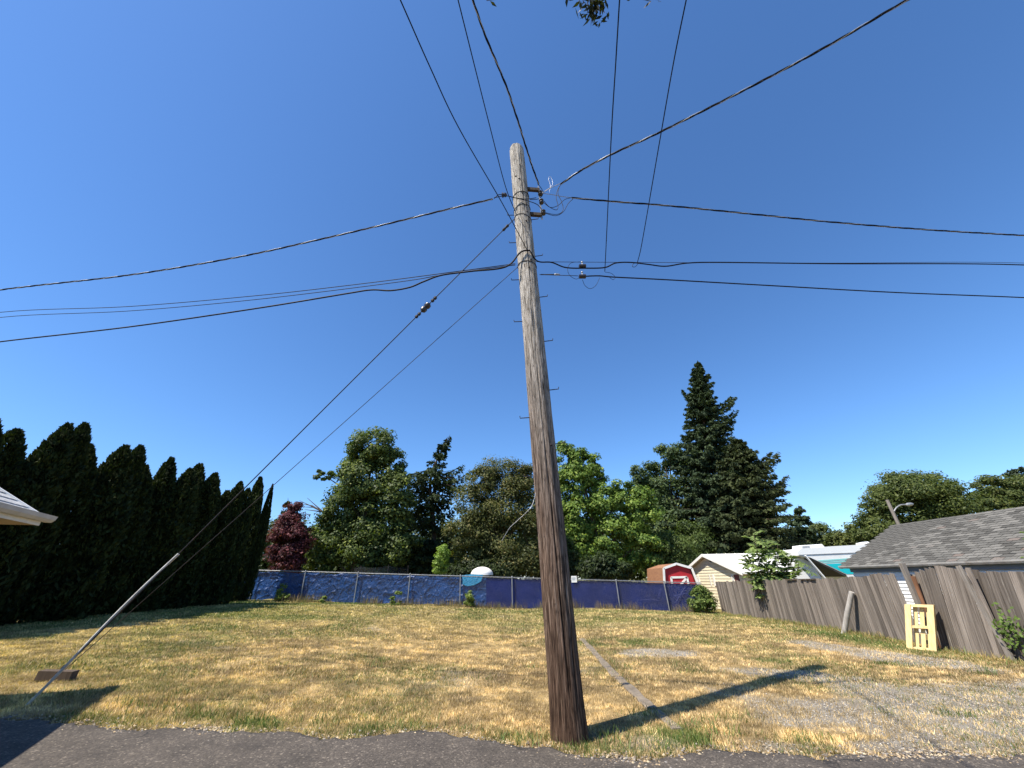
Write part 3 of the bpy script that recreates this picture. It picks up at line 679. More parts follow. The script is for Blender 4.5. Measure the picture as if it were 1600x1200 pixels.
# ------------------------------------------------------------------ concrete kerb line in the lawn
kb = thing('concrete_kerb', (1.8, 6, zgf(1.8, 6)), 'old sunken concrete kerb line crossing the dry lawn behind the pole', 'kerb')
for y0, y1, x0, x1, hh in ((5.92, 6.62, 1.86, 1.82, .018), (6.66, 8.0, 1.80, 1.77, .034), (8.03, 8.42, 1.76, 1.75, .03), (8.45, 10.4, 1.73, 1.76, .028), (10.45, 13.0, 1.76, 1.80, .024)):
    mb = MB(); k = 8; vs = []
    for i in range(k + 1):
        t_ = i / k; y = y0 + (y1 - y0) * t_; x = x0 + (x1 - x0) * t_; z = zgf(x, y) + hh + .012 * (float(vnoise(y * 4, 0, 5)) - .5)
        wv = .072 + .03 * (float(vnoise(y * 5, 3, 5)) - .5)
        vs += [(x - wv, y, z - .2), (x - wv, y, z - .012), (x - wv + .015, y, z), (x + wv - .015, y, z), (x + wv, y, z - .012), (x + wv, y, z - .2)]
    fs = [(i * 6 + j, i * 6 + j + 1, i * 6 + 7 + j, i * 6 + 6 + j) for i in range(k) for j in range(5)] + [(0, 5, 4, 3, 2, 1), tuple(k * 6 + j for j in range(6))]
    part('kerb_stone', mb.add(vs, fs), M['concrete'], kb)
# ------------------------------------------------------------------ chain link fence with blue covers
YF = 24.0
def ftop(x):                                            # rail height follows the photographed line
    a = at(472, 893, YF); c = at(1125, 912, YF); t = (x - a.x) / (c.x - a.x); return a.z + (c.z - a.z) * t
fb = Vector((0, YF, zgf(0, YF)))
cf = thing('chain_link_fence', fb, 'chain link fence along the back of the lot with blue covers', 'fence')
posts = [-17.3, -14.4, -11.67, -8.75, -5.85, -3.03, -.22, 2.65, 5.50, 8.10]
for i, x in enumerate(posts):
    z0 = zgf(x, YF); lean = (0, -.05, .0, .02, .01, -.03, .0, .0, -.04, -.05)[i]
    p = part('post', MB().tube([(x + .0, YF - .07, z0 - .1), (x + lean, YF - .07, ftop(x) + .03)], .032, 8), M['steel'], cf, smooth=60)
    part('post_cap', MB().lathe((x + lean, YF - .07, ftop(x) + .03), [(.036, 0), (.036, .02), (.02, .04), (.005, .045)], 8), M['steel'], p)
part('top_rail', MB().tube([(x, YF - .01, ftop(x)) for x in np.linspace(-17.3, 10.1, 34)], .021, 8), M['steel'], cf, smooth=60)
# wire mesh: crossed diagonals and the twisted points along the top
mb = MB(); x = -14.4
while x < 10.1:
    for s in (1, -1):
        h = ftop(x) + .03 - zgf(x, YF) - .02; xe = x + s * h * .9
        if -14.4 < xe < 10.15:
            mb.tube([(x, YF - .035 + s * .003, zgf(x, YF) + .02), (xe, YF - .035 + s * .003, ftop(xe) + .03)], .0014, 3, False)
    mb.add([(x - .008, YF - .035, ftop(x) + .02), (x + .008, YF - .035, ftop(x) + .02), (x, YF - .03, ftop(x) + .075)], [(0, 1, 2)])
    x += .075
o = part('wire_mesh', mb, M['steel'], cf); o['kind'] = 'stuff'
def cover(name, x0, x1, nx, mm, amp, seed, y=YF, ragged=.04, zt=-.02, zb=.02, fr=2.3):
    xs_ = np.linspace(x0, x1, nx); NR = 34; tz = np.linspace(0, 1, NR)
    XX, TT = np.meshgrid(xs_, tz)
    top = np.array([ftop(q) for q in xs_]) + zt - ragged * vnoise(xs_ * 3.0, xs_ * 0, seed + 1) * (1 - np.abs(np.sin(xs_ * 3.1)) * .5)
    bot = zg(xs_, xs_ * 0 + YF) + zb + .08 * vnoise(xs_ * 1.5, xs_ * 0, seed + 2)
    ZZ_ = bot[None] * (1 - TT) + top[None] * TT
    YY = y + amp * (fbm(XX * fr, ZZ_ * 2.2 + XX * .8, seed, 4) - .5) * 2 + amp * .6 * (vnoise(XX * 6 + ZZ_ * 5, ZZ_ * 1.5 - XX * 2, seed + 5) - .5)
    if amp > .03:
        for sx_, sz_, sd_, am in ((1.6, 3.4, 1, .030), (-2.3, 3.0, 2, .024), (.5, 7.5, 3, .016)):
            q_ = vnoise(XX * abs(sx_) * 1.5 + ZZ_ * sx_, ZZ_ * sz_ - XX * sx_ * .6, seed + 20 + sd_); YY = YY - am * np.clip(1 - np.abs(q_ - .5) * 9, 0, 1) ** 1.5
    V = np.stack([XX, YY, ZZ_], 2).reshape(-1, 3); idx = np.arange(V.shape[0]).reshape(NR, nx)
    F = np.stack([idx[:-1, :-1].ravel(), idx[:-1, 1:].ravel(), idx[1:, 1:].ravel(), idx[1:, :-1].ravel()], 1)
    return npart(name, V, F, None, mm, cf, smooth=True)
def tarpmat(name, c, rough, bs):
    m, n, b = _mat(name); v = coords(n, (1, 1, 1)); f = noise(n, v, 1.3, 4); f2 = noise(n, v, 14, 6, .6); ms = coords(n, (3, 3, 1)); f3 = noise(n, ms, 5, 4)
    col = ramp(n, f, [(.3, tuple(q * .75 for q in c)), (.7, tuple(q * 1.2 for q in c))])
    n.links.new(col, b.inputs['Base Color']); b.inputs['Roughness'].default_value = rough; b.inputs['Specular IOR Level'].default_value = .5 if rough < .6 else .05; bump(n, b, mix(n, .5, f2, f3), bs, .09); return m
M['tarp'] = tarpmat('blue_plastic_tarp', (.007, .045, .165), .36, .5)
M['screen'] = tarpmat('blue_woven_screen', (.006, .017, .115), .85, .25)
M['cyan'] = tarpmat('sun_bleached_cyan_tarp', (.03, .27, .48), .38, .9)
t1 = cover('tarp', -17.2, -1.62, 640, M['tarp'], .045, 3, YF + .08, .10); t1['label'] = 'crinkled shiny blue tarp'
t2 = cover('privacy_screen', -1.64, 10.05, 320, M['screen'], .012, 13, YF + .03, .02, -.05, -.09, 1.0); t2['label'] = 'dull violet blue woven screen'
mb = MB(); P0 = [(722, 899), (738, 897), (755, 898), (752, 908), (742, 914), (730, 916), (722, 913)]
q = [at(px, py, YF - .018) for px, py in P0]
part('tarp_patch', MB().prism(q, (0, .015, 0)), M['cyan'], cf, label='sun bleached cyan patch of tarp')
M['chalk'] = plain('faint_spray_paint', (.06, .075, .21), .9, 0, .3, 20, spec=.05)
for pl in ([(998, 926), (1002, 920), (1005, 931), (1009, 921), (1013, 933), (1016, 921), (1020, 932), (1024, 922), (1028, 934), (1033, 919)], [(1053, 931), (1074, 927)], [(1056, 917), (1073, 941)], [(1071, 916), (1055, 942)], [(1000, 938), (1018, 936), (1030, 939)]):
    part('paint_scribble', MB().tube([at(px, py, YF - .028) for px, py in pl], .011, 4), M['chalk'], cf)
q = at(897, 905, YF - .06); t = thing('notice_sign', q - Vector((0, 0, .15)), 'small white notice plate hung on the fence right of the pole', 'sign')
part('plate', MB().box(q, (.30, .012, .32)), M['white'], t)
for k, (dz, wd) in enumerate(((.07, .2), (.02, .22), (-.03, .16))): part('print_line', MB().box(q + Vector((-.02, -.008, dz)), (wd, .004, .018)), M['bluegrey'], t)
# end posts of the gap beside the plank fence
for k, (px0, py0, px1, py1, lab) in enumerate(((1138, 951, 1124, 912, 'white leaning gate post at the right end of the blue fence'), (1146, 950, 1131, 918, 'thin grey gate rail beside the white leaning gate post'))):
    a = at(px0, py0, YF - .1); a.z = zgf(a.x, a.y); t = thing('gate_post', a, lab, 'post')
    e = at(px1, py1, YF - .1); part('tube', MB().tube([a - Vector((0, 0, .1)), e], .042 if k == 0 else .02, 8), M['white' if k == 0 else 'steel'], t, smooth=60)
    part('cap', MB().lathe(e, [(.045 if k == 0 else .022, 0), (.03 if k == 0 else .015, .03), (.004, .04)], 8), M['steel'], t)

# ------------------------------------------------------------------ plank fence on the right
M['plank'] = woodmat('weathered_cedar_plank', (.060, .046, .037), (.33, .285, .24), 2, grain=34, obj_var=.46, fleck=(.48, .45, .40), along=1.6)
M['plank2'] = woodmat('grey_post_wood', (.10, .085, .07), (.30, .27, .235), 2, grain=28, obj_var=.1, along=1.5)
M['pine'] = woodmat('fresh_pine', (.50, .36, .15), (.74, .59, .31), 2, .7, 16, .12, along=1.5, bmp=.2)
FA = Vector((10.02, 7.6)); FB = Vector((10.72, 23.75)); FD = (FB - FA).normalized(); FN = Vector((-FD.y, FD.x))   # FN points to the lot
def fx(y): return FA.x + (y - FA.y) * FD.x / FD.y
def btop(y): return float(np.interp(y, [7, 9.5, 10.3, 10.75, 11.1, 11.6, 11.9, 12.6, 14.2, 17, 20, 24], [1.5, 1.55, 1.60, 1.70, 1.62, 1.50, 1.53, 1.50, 1.40, 1.36, 1.33, 1.22]))
plank_meshes = []
for k in range(5):
    rr_ = random.Random(k); mb = MB(); wd, tk = .07, .010; a_, c_ = rr_.uniform(-.02, .02), rr_.uniform(-.02, .02)
    rows_ = [0, .33, .66, 1]; vs = []
    for i, z in enumerate(rows_):
        bow = rr_.uniform(-.003, .003); t1_, t2_ = (a_ * .6, c_ * .6) if i == 3 else (0, 0)
        vs += [(-tk + bow, -wd, z + t1_), (tk + bow, -wd, z + t1_), (tk + bow, wd, z + t2_), (-tk + bow, wd, z + t2_)]
    fs = [(3, 2, 1, 0), (12, 13, 14, 15)] + [(i * 4 + j, i * 4 + (j + 1) % 4, i * 4 + 4 + (j + 1) % 4, i * 4 + 4 + j) for i in range(3) for j in range(4)]
    me = mb.add(vs, fs).mesh('plank'); me.materials.append(M['plank']); plank_meshes.append(me)
def plank_run(y0, y1, label, rack):
    base = Vector((fx(y0), y0, zgf(fx(y0), y0))); t = thing('plank_fence', base, label, 'fence', 'plank fence sections')
    y = y0; i = 0; rr_ = random.Random(int(y0 * 10)); th = math.atan2(-FD.x, FD.y)
    while y < y1:
        x = fx(y); z0 = zgf(x, y) - .06; h = btop(y) - z0 + rr_.uniform(-.022, .022)
        o = bpy.data.objects.new('board', plank_meshes[rr_.randrange(5)]); COL.objects.link(o); o.parent = t
        o.location = Vector((x + rr_.uniform(-.004, .004), y, z0)) - base; o.scale = (1, rr_.uniform(.93, 1.02), h)
        o.rotation_euler = (rack + rr_.uniform(-.007, .007), rr_.uniform(-.01, .01) + rack * .6, th)
        y += .1445 + rr_.uniform(-.002, .006); i += 1
    for zf in (.3, 1.1):
        lx_ = .04 + rack * .6 * (zf + .1) + (.02 if rack else 0)
        part('rail', MB().beam((fx(y0) + lx_, y0, zgf(fx(y0), y0) + zf), (fx(y1) + lx_, y1, zgf(fx(y1), y1) + zf), .04, .09), M['plank2'], t)
    yy = y0 + .4
    while yy < y1:
        zz_ = zgf(fx(yy), yy); part('post', MB().box((fx(yy) + .105 + rack * .9, yy, zz_ + .6), (.09, .09, 1.4)), M['plank2'], t); yy += 2.45
    return t
fA = plank_run(11.86, 23.7, 'weathered grey brown plank fence, long far section toward the blue fence', .0)
fBt = plank_run(6.8, 11.55, 'weathered grey brown plank fence, near section at the right edge', .10)
def fpt(px, py, off=.05):                              # a point on the lot side of the plank fence
    x = 10.1
    for k in range(6): p = atx(px, py, x); x = fx(p.y) - off
    return atx(px, py, x)
a = fpt(1497, 884, .06); e = fpt(1578, 1022, .10); e.z = zgf(e.x, e.y) - .03
t = thing('brace_board', e, 'long grey brace board leaning diagonally on the near plank fence', 'board'); part('board', MB().beam(e, a, .10, .04, (1, 0, 0)), M['plank2'], t)
a = fpt(1512, 887, .05); e = fpt(1545, 960, .05)
t = thing('fence_batten', Vector((e.x, e.y, zgf(e.x, e.y))), 'short brown batten nailed beside the diagonal brace board', 'board'); e2 = Vector((e.x - .01, e.y, zgf(e.x, e.y) - .02)); part('board', MB().beam(e2 + (e - a) * 0, a, .09, .03, (1, 0, 0)), M['plank'], t)
a = fpt(1409, 880, .09); e = fpt(1436, 945, .07); d = (e - a).normalized(); e = a + d * ((a.z - zgf(a.x, a.y) + .1) / max(.2, -d.z))
t = thing('fence_post', Vector((e.x, e.y, zgf(e.x, e.y))), 'grey wooden post standing at the gap in the plank fence', 'post'); part('timber', MB().beam(e, a, .10, .10, (1, 0, 0)), M['plank2'], t)
a = fpt(1424, 900, .03); e = fpt(1434, 940, .03)
t = thing('fence_plank', Vector((e.x, e.y, zgf(e.x, e.y))), 'short reddish brown plank filling the fence gap beside the post', 'board')
part('board', MB().beam(Vector((e.x, e.y, zgf(e.x, e.y))), a, .2, .022, (1, 0, 0)), plain('reddish_plank', (.20, .10, .055), .8, 0, .4, 9, .3, 40, .2, (1, 1, .2)), t)
a = fpt(1317, 988, .42); a.z = zgf(a.x, a.y); e = fpt(1331, 925, .10)
t = thing('leaning_post', a, 'pale round post leaning against the far plank fence', 'post')
part('log', MB().tube([a - Vector((0, 0, .05)), a.lerp(e, .5), e], [.075, .072, .068], 14), woodmat('bleached_post', (.22, .20, .18), (.44, .41, .37), 2, grain=20, along=1.0), t, smooth=50)
for px0, px1, py, lab in ((1228, 1244, 904, 'thin cap strip on the far plank fence, left of two'), (1249, 1272, 903, 'thin cap strip on the far plank fence, right of two')):
    a = fpt(px0, py, .03); c = fpt(px1, py - 1, .03); a.z = btop(a.y) + .005; c.z = btop(c.y) + .005
    t = thing('cap_strip', a, lab, 'strip'); part('board', MB().beam(a, c, .06, .035), M['wdark'], t)

# pallet
pa = gp(1416, 1004); pbv = gp(1449, 1007)
ux = Vector((.5, -.866, 0)).normalized(); un = Vector((-ux.y, ux.x, 0)); uz = (Vector((0, 0, 1)) + Vector((un.x, un.y, 0)) * .26 + ux * .24).normalized()
o0 = Vector((9.42, 11.42, zgf(9.42, 11.42) - .01)); R3 = Matrix((ux, un, uz)).transposed()
pal = thing('wooden_pallet', o0, 'fresh yellow wooden pallet standing on end against the fence', 'pallet')
def pb(name, x0, x1, y0, y1, z0, z1): 
    vs = [o0 + R3 @ Vector((x, y, z)) for z in (z0, z1) for x, y in ((x0, y0), (x1, y0), (x1, y1), (x0, y1))]
    part(name, MB().add(vs, [(3, 2, 1, 0), (4, 5, 6, 7), (0, 1, 5, 4), (1, 2, 6, 5), (2, 3, 7, 6), (3, 0, 4, 7)]), M['pine'], pal)
PW, PH = .54, 1.0
for x in (0, PW - .11): pb('deck_board', x, x + .12, 0, .02, 0, PH)
for x in (.0, .125, .25, .375, PW - .085): pb('back_board', x, x + .083, .12, .14, 0, PH)
for z in (.0, PH * .47, PH - .055): pb('stringer', .002, PW - .002, .021, .119, z, z + .055)
for k, (px, py, s) in enumerate(((1468, 994, (.16, .13, .17)), (1506, 1012, (.20, .13, .11)), (1404, 991, (.1, .08, .05)))):
    c = gp(px, py + 5); part_ = part('rock', MB().rock(c + Vector((0, 0, s[2] * .6)), s, k + 3, 2), M['concrete'], None, c)
    tag(part_, ('grey broken stone standing right of the pallet', 'low grey stone at the foot of the near plank fence', 'small flat stone left of the pallet')[k], 'rock')

# ------------------------------------------------------------------ garage with shingle roof (right)
ec = atx(1320, 884, 12.9); rc = atx(1395, 822, 15.6)
YE = rc.y; EZ = ec.z; RZ = rc.z; EX, RX = 12.9, 15.6; YN = 5.5; GZ = zgf(15, 12) - .1
gar = thing('garage', (15.6, 11, GZ), 'low white garage with worn grey shingle roof behind the plank fence', 'garage')
slope = Vector((RX - EX, 0, RZ - EZ)); SL = slope.length; su = slope.normalized(); sn = Vector((-su.z, 0, su.x))
rf = part('roof', MB().prism([(EX, YE, EZ - .02), (RX, YE, RZ - .02), (2 * RX - EX, YE, EZ - .02), (2 * RX - EX, YE, EZ - .08), (RX, YE, RZ - .09), (EX, YE, EZ - .08)], (0, YN - YE, 0)), plain('roof_felt', (.035, .033, .03), .95, 0, .3, 8), gar)
m, n, b = _mat('asphalt_shingle'); oi = N(n, 'ShaderNodeObjectInfo'); v = coords(n); f = noise(n, v, 70, 4, .7); f2 = noise(n, coords(n, (1, 1, 1)), 3, 4)
cbase = ramp(n, oi.outputs['Random'], [(0, (.07, .067, .06)), (.5, (.115, .111, .10)), (.95, (.165, .158, .142)), (1, (.15, .115, .098))])
col = mix(n, 1.0, cbase, ramp(n, f, [(.3, (.55, .55, .55)), (.7, (1.4, 1.4, 1.4))]), 'MULTIPLY'); n.links.new(col, b.inputs['Base Color']); b.inputs['Roughness'].default_value = .95; b.inputs['Specular IOR Level'].default_value = .15
bump(n, b, f, .5, .01); M['shingle'] = m
TW, EXPO = .305, .142
sh_meshes = []
for k in range(4):
    rr_ = random.Random(k + 50); mb = MB(); g_ = .011
    # tab: local x up the slope, y along the eave, z off the roof; the lower edge is worn uneven
    d0, d1 = rr_.uniform(-.012, .008), rr_.uniform(-.012, .008)
    vs = [(d0, g_, .0), (d1, TW - g_, .0), (EXPO + .03, TW - g_, -.010), (EXPO + .03, g_, -.010), (d0, g_, .014 + rr_.uniform(0, .006)), (d1, TW - g_, .014 + rr_.uniform(0, .006)), (EXPO + .03, TW - g_, .004), (EXPO + .03, g_, .004)]
    me = mb.add(vs, [(3, 2, 1, 0), (4, 5, 6, 7), (0, 1, 5, 4), (1, 2, 6, 5), (2, 3, 7, 6), (3, 0, 4, 7)]).mesh('shingle'); me.materials.append(M['shingle']); sh_meshes.append(me)
rows_n = int(SL / EXPO) + 1; cand = []
for i in range(rows_n):
    y = YE + .02 - TW - (TW / 2 if i % 2 else 0) + random.uniform(-.02, .02)
    if i % 2: cand.append((i, YE - TW / 2 - .01))
    while y > YN - .2:
        cand.append((i, y)); y -= TW
def vis_key(c):
    i, y = c; p = Vector((EX, y, EZ)) + su * (i * EXPO); q = CR.transposed() @ (p - Vector((0, 0, CAM_H))); x = 800 + q.x / -q.z * FPX
    return (0 if 1300 < x < 1625 else 1, q.length)
cand.sort(key=vis_key)
RS = Matrix((su, Vector((0, 1, 0)), sn)).transposed()
rest = MB()
for k, (i, y) in enumerate(cand):
    rr_ = random.Random(i * 1000 + int(y * 50)); p = Vector((EX - .03, y, EZ - .01)) + su * (i * EXPO) + sn * (.006 + rr_.uniform(0, .004)); me = sh_meshes[rr_.randrange(4)]
    rotz = rr_.uniform(-.012, .012)
    if rr_.random() < .05: p -= su * rr_.uniform(.01, .04)
    if k < 300:
        o = bpy.data.objects.new('shingle', me); COL.objects.link(o); o.parent = rf
        o.matrix_local = Matrix.Translation(p - ORG[gar]) @ (RS @ Matrix.Rotation(rotz, 3, 'Z')).to_4x4()
    else:
        rest.add([p + RS @ v.co for v in me.vertices], [tuple(f_.vertices) for f_ in me.polygons])
o = part('shingle_field', rest, M['shingle'], rf); o['kind'] = 'stuff'
part('gutter', MB().prism([(EX - .14, YE, EZ - .0), (EX - .02, YE, EZ - .0), (EX - .02, YE, EZ - .10), (EX - .10, YE, EZ - .10), (EX - .13, YE, EZ - .05)], (0, YN - YE, 0)), plain('dull_white_gutter', (.50, .48, .44), .5, 0, .2, 5, dirt=(.28, .25, .22)), gar)
part('frieze', MB().box((EX + .12, (YE + YN) / 2 - .1, EZ - .16), (.05, YE - YN - .3, .14)), M['bluegrey'], gar)
part('soffit', MB().box((EX + .04, (YE + YN) / 2 - .1, EZ - .095), (.12, YE - YN - .3, .02)), M['bluegrey'], gar)
wl = part('wall', MB().box((RX, (YE + YN) / 2 - .1, (GZ + EZ) / 2 - .06), (2 * (RX - EX) - .32, YE - YN - .36, EZ - GZ - .12)), M['white'], gar)
part('gable', MB().prism([(EX + .15, YE - .27, EZ - .1), (RX, YE - .27, RZ - .1), (2 * RX - EX - .15, YE - .27, EZ - .1)], (0, -.06, 0)), M['white'], gar)
z = EZ - .27; k = 0
while z > GZ + .1:
    part('siding_board', MB().prism([(EX + .135, YE - .3, z), (EX + .115, YE - .3, z - .105), (EX + .155, YE - .3, z - .105), (EX + .155, YE - .3, z)], (0, YN - YE + .5, 0)), M['white'], wl); z -= .108; k += 1
part('rake_board', MB().beam((EX - .02, YE + .02, EZ - .07), (RX, YE + .02, RZ - .07), .03, .10), M['bluegrey'], gar)

# ------------------------------------------------------------------ cream house with white metal roof
X0 = 12.6; ap = atx(1098, 866, X0); en = atx(1160, 894, X0); HW = ap.y - en.y; YC = ap.y; X1 = 26.0; HZ = -1.15
hs = thing('cream_house', (X0 + 5, YC, HZ), 'cream lap sided house with broad white metal roof', 'house')
th_ = .07; q = [(X0 - .05, YC - HW - .1, en.z - .03), (X0 - .05, YC, ap.z), (X0 - .05, YC + HW + .1, en.z - .03), (X0 - .05, YC + HW + .1, en.z - .03 - th_), (X0 - .05, YC, ap.z - th_), (X0 - .05, YC - HW - .1, en.z - .03 - th_)]
M['metalroof'] = plain('white_metal_roof', (.80, .79, .74), .45, 0, .04, 1.2, dirt=(.70, .69, .64))
hr = part('roof', MB().prism(q, (X1 - X0, 0, 0)), M['metalroof'], hs)
k = 0; x = X0 + .3
while x < X1 - 2:
    d = Vector((0, HW + .1, ap.z - en.z + .03)).normalized()
    part('roof_seam', MB().beam((x, YC - HW - .09, en.z - .02), (x, YC - .02, ap.z + .008), .03, .02), M['metalroof'], hr); x += .61
WX = X0 + .24
part('rake_board', MB().beam((X0 - .07, YC - HW - .1, en.z - .09), (X0 - .07, YC, ap.z - .06), .03, .16), M['white'], hs)
part('rake_board', MB().beam((X0 - .07, YC + HW + .1, en.z - .09), (X0 - .07, YC, ap.z - .06), .03, .16), M['white'], hs)
wl = part('wall', MB().prism([(WX, YC - HW + .3, HZ), (WX, YC - HW + .3, en.z + .0), (WX, YC, ap.z - .13), (WX, YC + HW - .3, en.z + .0), (WX, YC + HW - .3, HZ)], (X1 - X0 - 1, 0, 0)), M['cream'], hs)
z = HZ + .1; pit = (ap.z - en.z) / HW
while z < ap.z - .25:
    half = HW - .31 if z + .17 < en.z else min(HW - .31, (ap.z - .16 - z - .17) / pit)
    if half > .15: part('siding_board', MB().prism([(WX - .006, YC - half, z + .17), (WX - .032, YC - half, z + .002), (WX - .001, YC - half, z + .002), (WX - .001, YC - half, z + .17)], (0, 2 * half, 0)), M['cream'], wl)
    z += .172
def hwin(px0, px1, py0, py1, name='window', mm='glass'):
    a_ = atx(px0, py0, WX - .05); c_ = atx(px1, py1, WX - .05); y0, y1 = min(a_.y, c_.y), max(a_.y, c_.y); z1, z0 = a_.z, c_.z
    w_ = part(name, MB().box((WX - .03, (y0 + y1) / 2, (z0 + z1) / 2), (.05, y1 - y0, z1 - z0)), M[mm], hs)
    for yy in (y0, y1): part('window_frame', MB().box((WX - .045, yy, (z0 + z1) / 2), (.06, .05, z1 - z0 + .1)), M['white'], w_)
    for zz_ in (z0, z1): part('window_frame', MB().box((WX - .045, (y0 + y1) / 2, zz_), (.055, y1 - y0 - .06, .05)), M['white'], w_)
hwin(1108, 1111.5, 899, 914); hwin(1113.5, 1118, 899, 914); hwin(1090, 1094, 900, 913); hwin(1143, 1147, 899, 909)
a_ = atx(1150, 900, WX - .05); part('shutter', MB().box((WX - .03, a_.y, a_.z - .3), (.04, .5, .75)), plain('maroon_shutter', (.12, .035, .04), .6), hs)
a_ = atx(1110, 877, WX - .05); part('gable_vent', MB().box((WX - .04, a_.y, a_.z), (.05, .16, .1)), M['wdark'], hs)

# ------------------------------------------------------------------ red barn shaped shed
SY = 27.6
ft = [at(px, py, SY) for px, py in ((1037.5, 909), (1039.5, 888), (1056, 881), (1075.5, 888), (1088, 910))]
SZ = zgf(11, 28) - .05
sh = thing('garden_shed', (ft[2].x, SY + 1.5, SZ), 'red barn shaped garden shed with white trim and brown shingle roof', 'shed')
xl, xr = ft[0].x, ft[4].x; xm = (xl + xr) / 2 - .06
E = [(xl, ft[0].z - .15), (xl + .12, ft[1].z), (xm, ft[2].z), (xr - .42, ft[3].z), (xr, ft[4].z - .15)]
E[3] = (2 * xm - E[1][0] + .05, E[1][1] - .02)
m, n, b = _mat('brown_shed_shingle'); v = coords(n, (3.2, 3.2, 7)); br = N(n, 'ShaderNodeTexBrick'); br.inputs['Scale'].default_value = 1.0; br.inputs['Color1'].default_value = (.34, .17, .085, 1); br.inputs['Color2'].default_value = (.25, .115, .06, 1); br.inputs['Mortar'].default_value = (.13, .06, .035, 1)
mpx = coords(n, (1, 2.2, 5.5), rot=(0, 0, 0)); sx = N(n, 'ShaderNodeSeparateXYZ'); n.links.new(mpx, sx.inputs[0]); cx_ = N(n, 'ShaderNodeCombineXYZ'); n.links.new(sx.outputs[1], cx_.inputs[0]); n.links.new(sx.outputs[2], cx_.inputs[1]); n.links.new(cx_.outputs[0], br.inputs['Vector'])
n.links.new(br.outputs[0], b.inputs['Base Color']); b.inputs['Roughness'].default_value = .9; bump(n, b, br.outputs['Fac'], .4, .02); M['brownsh'] = m
outer = [(x + (x - xm) * .04, z + .03) for x, z in E]; inner = [(x, z - .03) for x, z in E]
DEP = 3.3
part('roof', MB().prism([(x, SY - .10, z) for x, z in outer] + [(x, SY - .10, z) for x, z in inner[::-1]], (0, DEP + .2, 0)), M['brownsh'], sh)
part('wall', MB().prism([(xl + .12, SY, SZ)] + [(x + (xm - x) * .06, SY, z - .05) for x, z in E] + [(xr - .12, SY, SZ)], (0, DEP, 0)), M['redpaint'], sh)
for i in range(4):
    a_, c_ = outer[i], outer[i + 1]; part('trim_board', MB().beam((a_[0], SY - .115, a_[1] - .03), (c_[0], SY - .115, c_[1] - .03), .03, .13), M['white'], sh)
dl, dr, dt = at(1048, 902, SY).x, at(1073, 902, SY).x, at(1060, 902, SY).z
dr_ = part('door', MB().box(((dl + dr) / 2, SY - .02, (dt + SZ) / 2), (dr - dl, .04, dt - SZ)), M['redpaint'], sh)
for a_, c_ in (((dl, SZ), (dl, dt)), ((dr, SZ), (dr, dt)), ((dl, dt), (dr, dt)), ((dl, dt - .9), (dr, dt)), ((dl, dt - .95), (dr, dt - .95))):
    part('door_trim', MB().beam((a_[0], SY - .055, a_[1]), (c_[0], SY - .055, c_[1]), .03, .12), M['white'], dr_)

# ------------------------------------------------------------------ fifth wheel trailer with turquoise stripes
TY = 20.3; TD = 2.4
def tp(px, py, y=TY): return at(px, py, y)
M['gel'] = plain('white_gelcoat', (.80, .80, .77), .3, 0, .05, 1.5)
M['teal'] = plain('turquoise_stripe', (.02, .42, .42), .35, 0, .1, 2); M['teal2'] = plain('pale_turquoise_stripe', (.25, .62, .58), .35, 0, .1, 2); M['teal3'] = plain('bright_turquoise_stripe', (.01, .50, .55), .35, 0, .05, 2)
bt = tp(1330, 905).z; zb = -.75
tr = thing('camping_trailer', (tp(1330, 880).x, TY + 1.2, zb), 'white fifth wheel camping trailer with turquoise side stripes', 'trailer')
outl = [tp(1246, 862), tp(1252, 857), tp(1300, 853.5), tp(1420, 847), tp(1420, 930), tp(1345, 930), tp(1322, 897.5), tp(1266, 871), tp(1248, 868)]
part('body', MB().prism(outl, (0, TD, 0)), M['gel'], tr)
for pl, mm in (([(1278, 875.5), (1335, 871.5), (1420, 866), (1420, 868), (1335, 873.5), (1282, 877.5)], 'teal2'), ([(1284, 878.3), (1335, 875), (1420, 870), (1420, 872), (1335, 877), (1288, 880)], 'teal2'), ([(1290, 881.3), (1335, 879), (1420, 875), (1420, 893), (1335, 897), (1323, 897)], 'teal3')):
    part('stripe', MB().prism([tp(px, py, TY - .004) for px, py in pl], (0, -.006, 0)), M[mm], tr)
part('underside_shade', MB().prism([tp(1266.5, 871.7, TY + .02), tp(1322, 898.2, TY + .02), tp(1322, 901, TY + .02), tp(1266.5, 873, TY + .02)], (0, TD - .04, 0)), plain('painted_underside_shade', (.05, .05, .05), .8), tr)  # dark sheet added under the white nose, its colour stands in for shade
pl = [tp(1248, 866.8, TY - .004), tp(1420, 860, TY - .004), tp(1420, 861.2, TY - .004), tp(1248, 867.8, TY - .004)]
part('trim_strip', MB().prism(pl, (0, -.015, 0)), M['steel'], tr)
ac_ = part('air_conditioner', MB().prism([tp(1252, 865, TY + .7), tp(1252, 852, TY + .7), tp(1284, 850, TY + .7), tp(1296, 862, TY + .7)], (0, .7, 0)), M['gel'], tr)
part('grille', MB().prism([tp(1253.5, 863, TY + .695), tp(1253.5, 853.5, TY + .695), tp(1265, 853, TY + .695), tp(1266, 863, TY + .695)], (0, -.01, 0)), M['steel'], ac_)
part('roof_vent', MB().prism([tp(1347, 851, TY + 1), tp(1347, 848, TY + 1), tp(1356, 846, TY + 1), tp(1360, 849, TY + 1)], (0, .4, 0)), M['gel'], tr)
part('awning_arm', MB().beam(tp(1258, 868, TY - .25), tp(1291, 906, TY - .25), .05, .10, (0, 1, 0)), M['gel'], tr)
part('front_panel', MB().prism([tp(1240, 872, TY + .5), tp(1263, 871, TY + .5), tp(1285, 905, TY + .5), tp(1262, 930, TY + .5), tp(1240, 930, TY + .5)], (0, .5, 0)), M['gel'], tr)
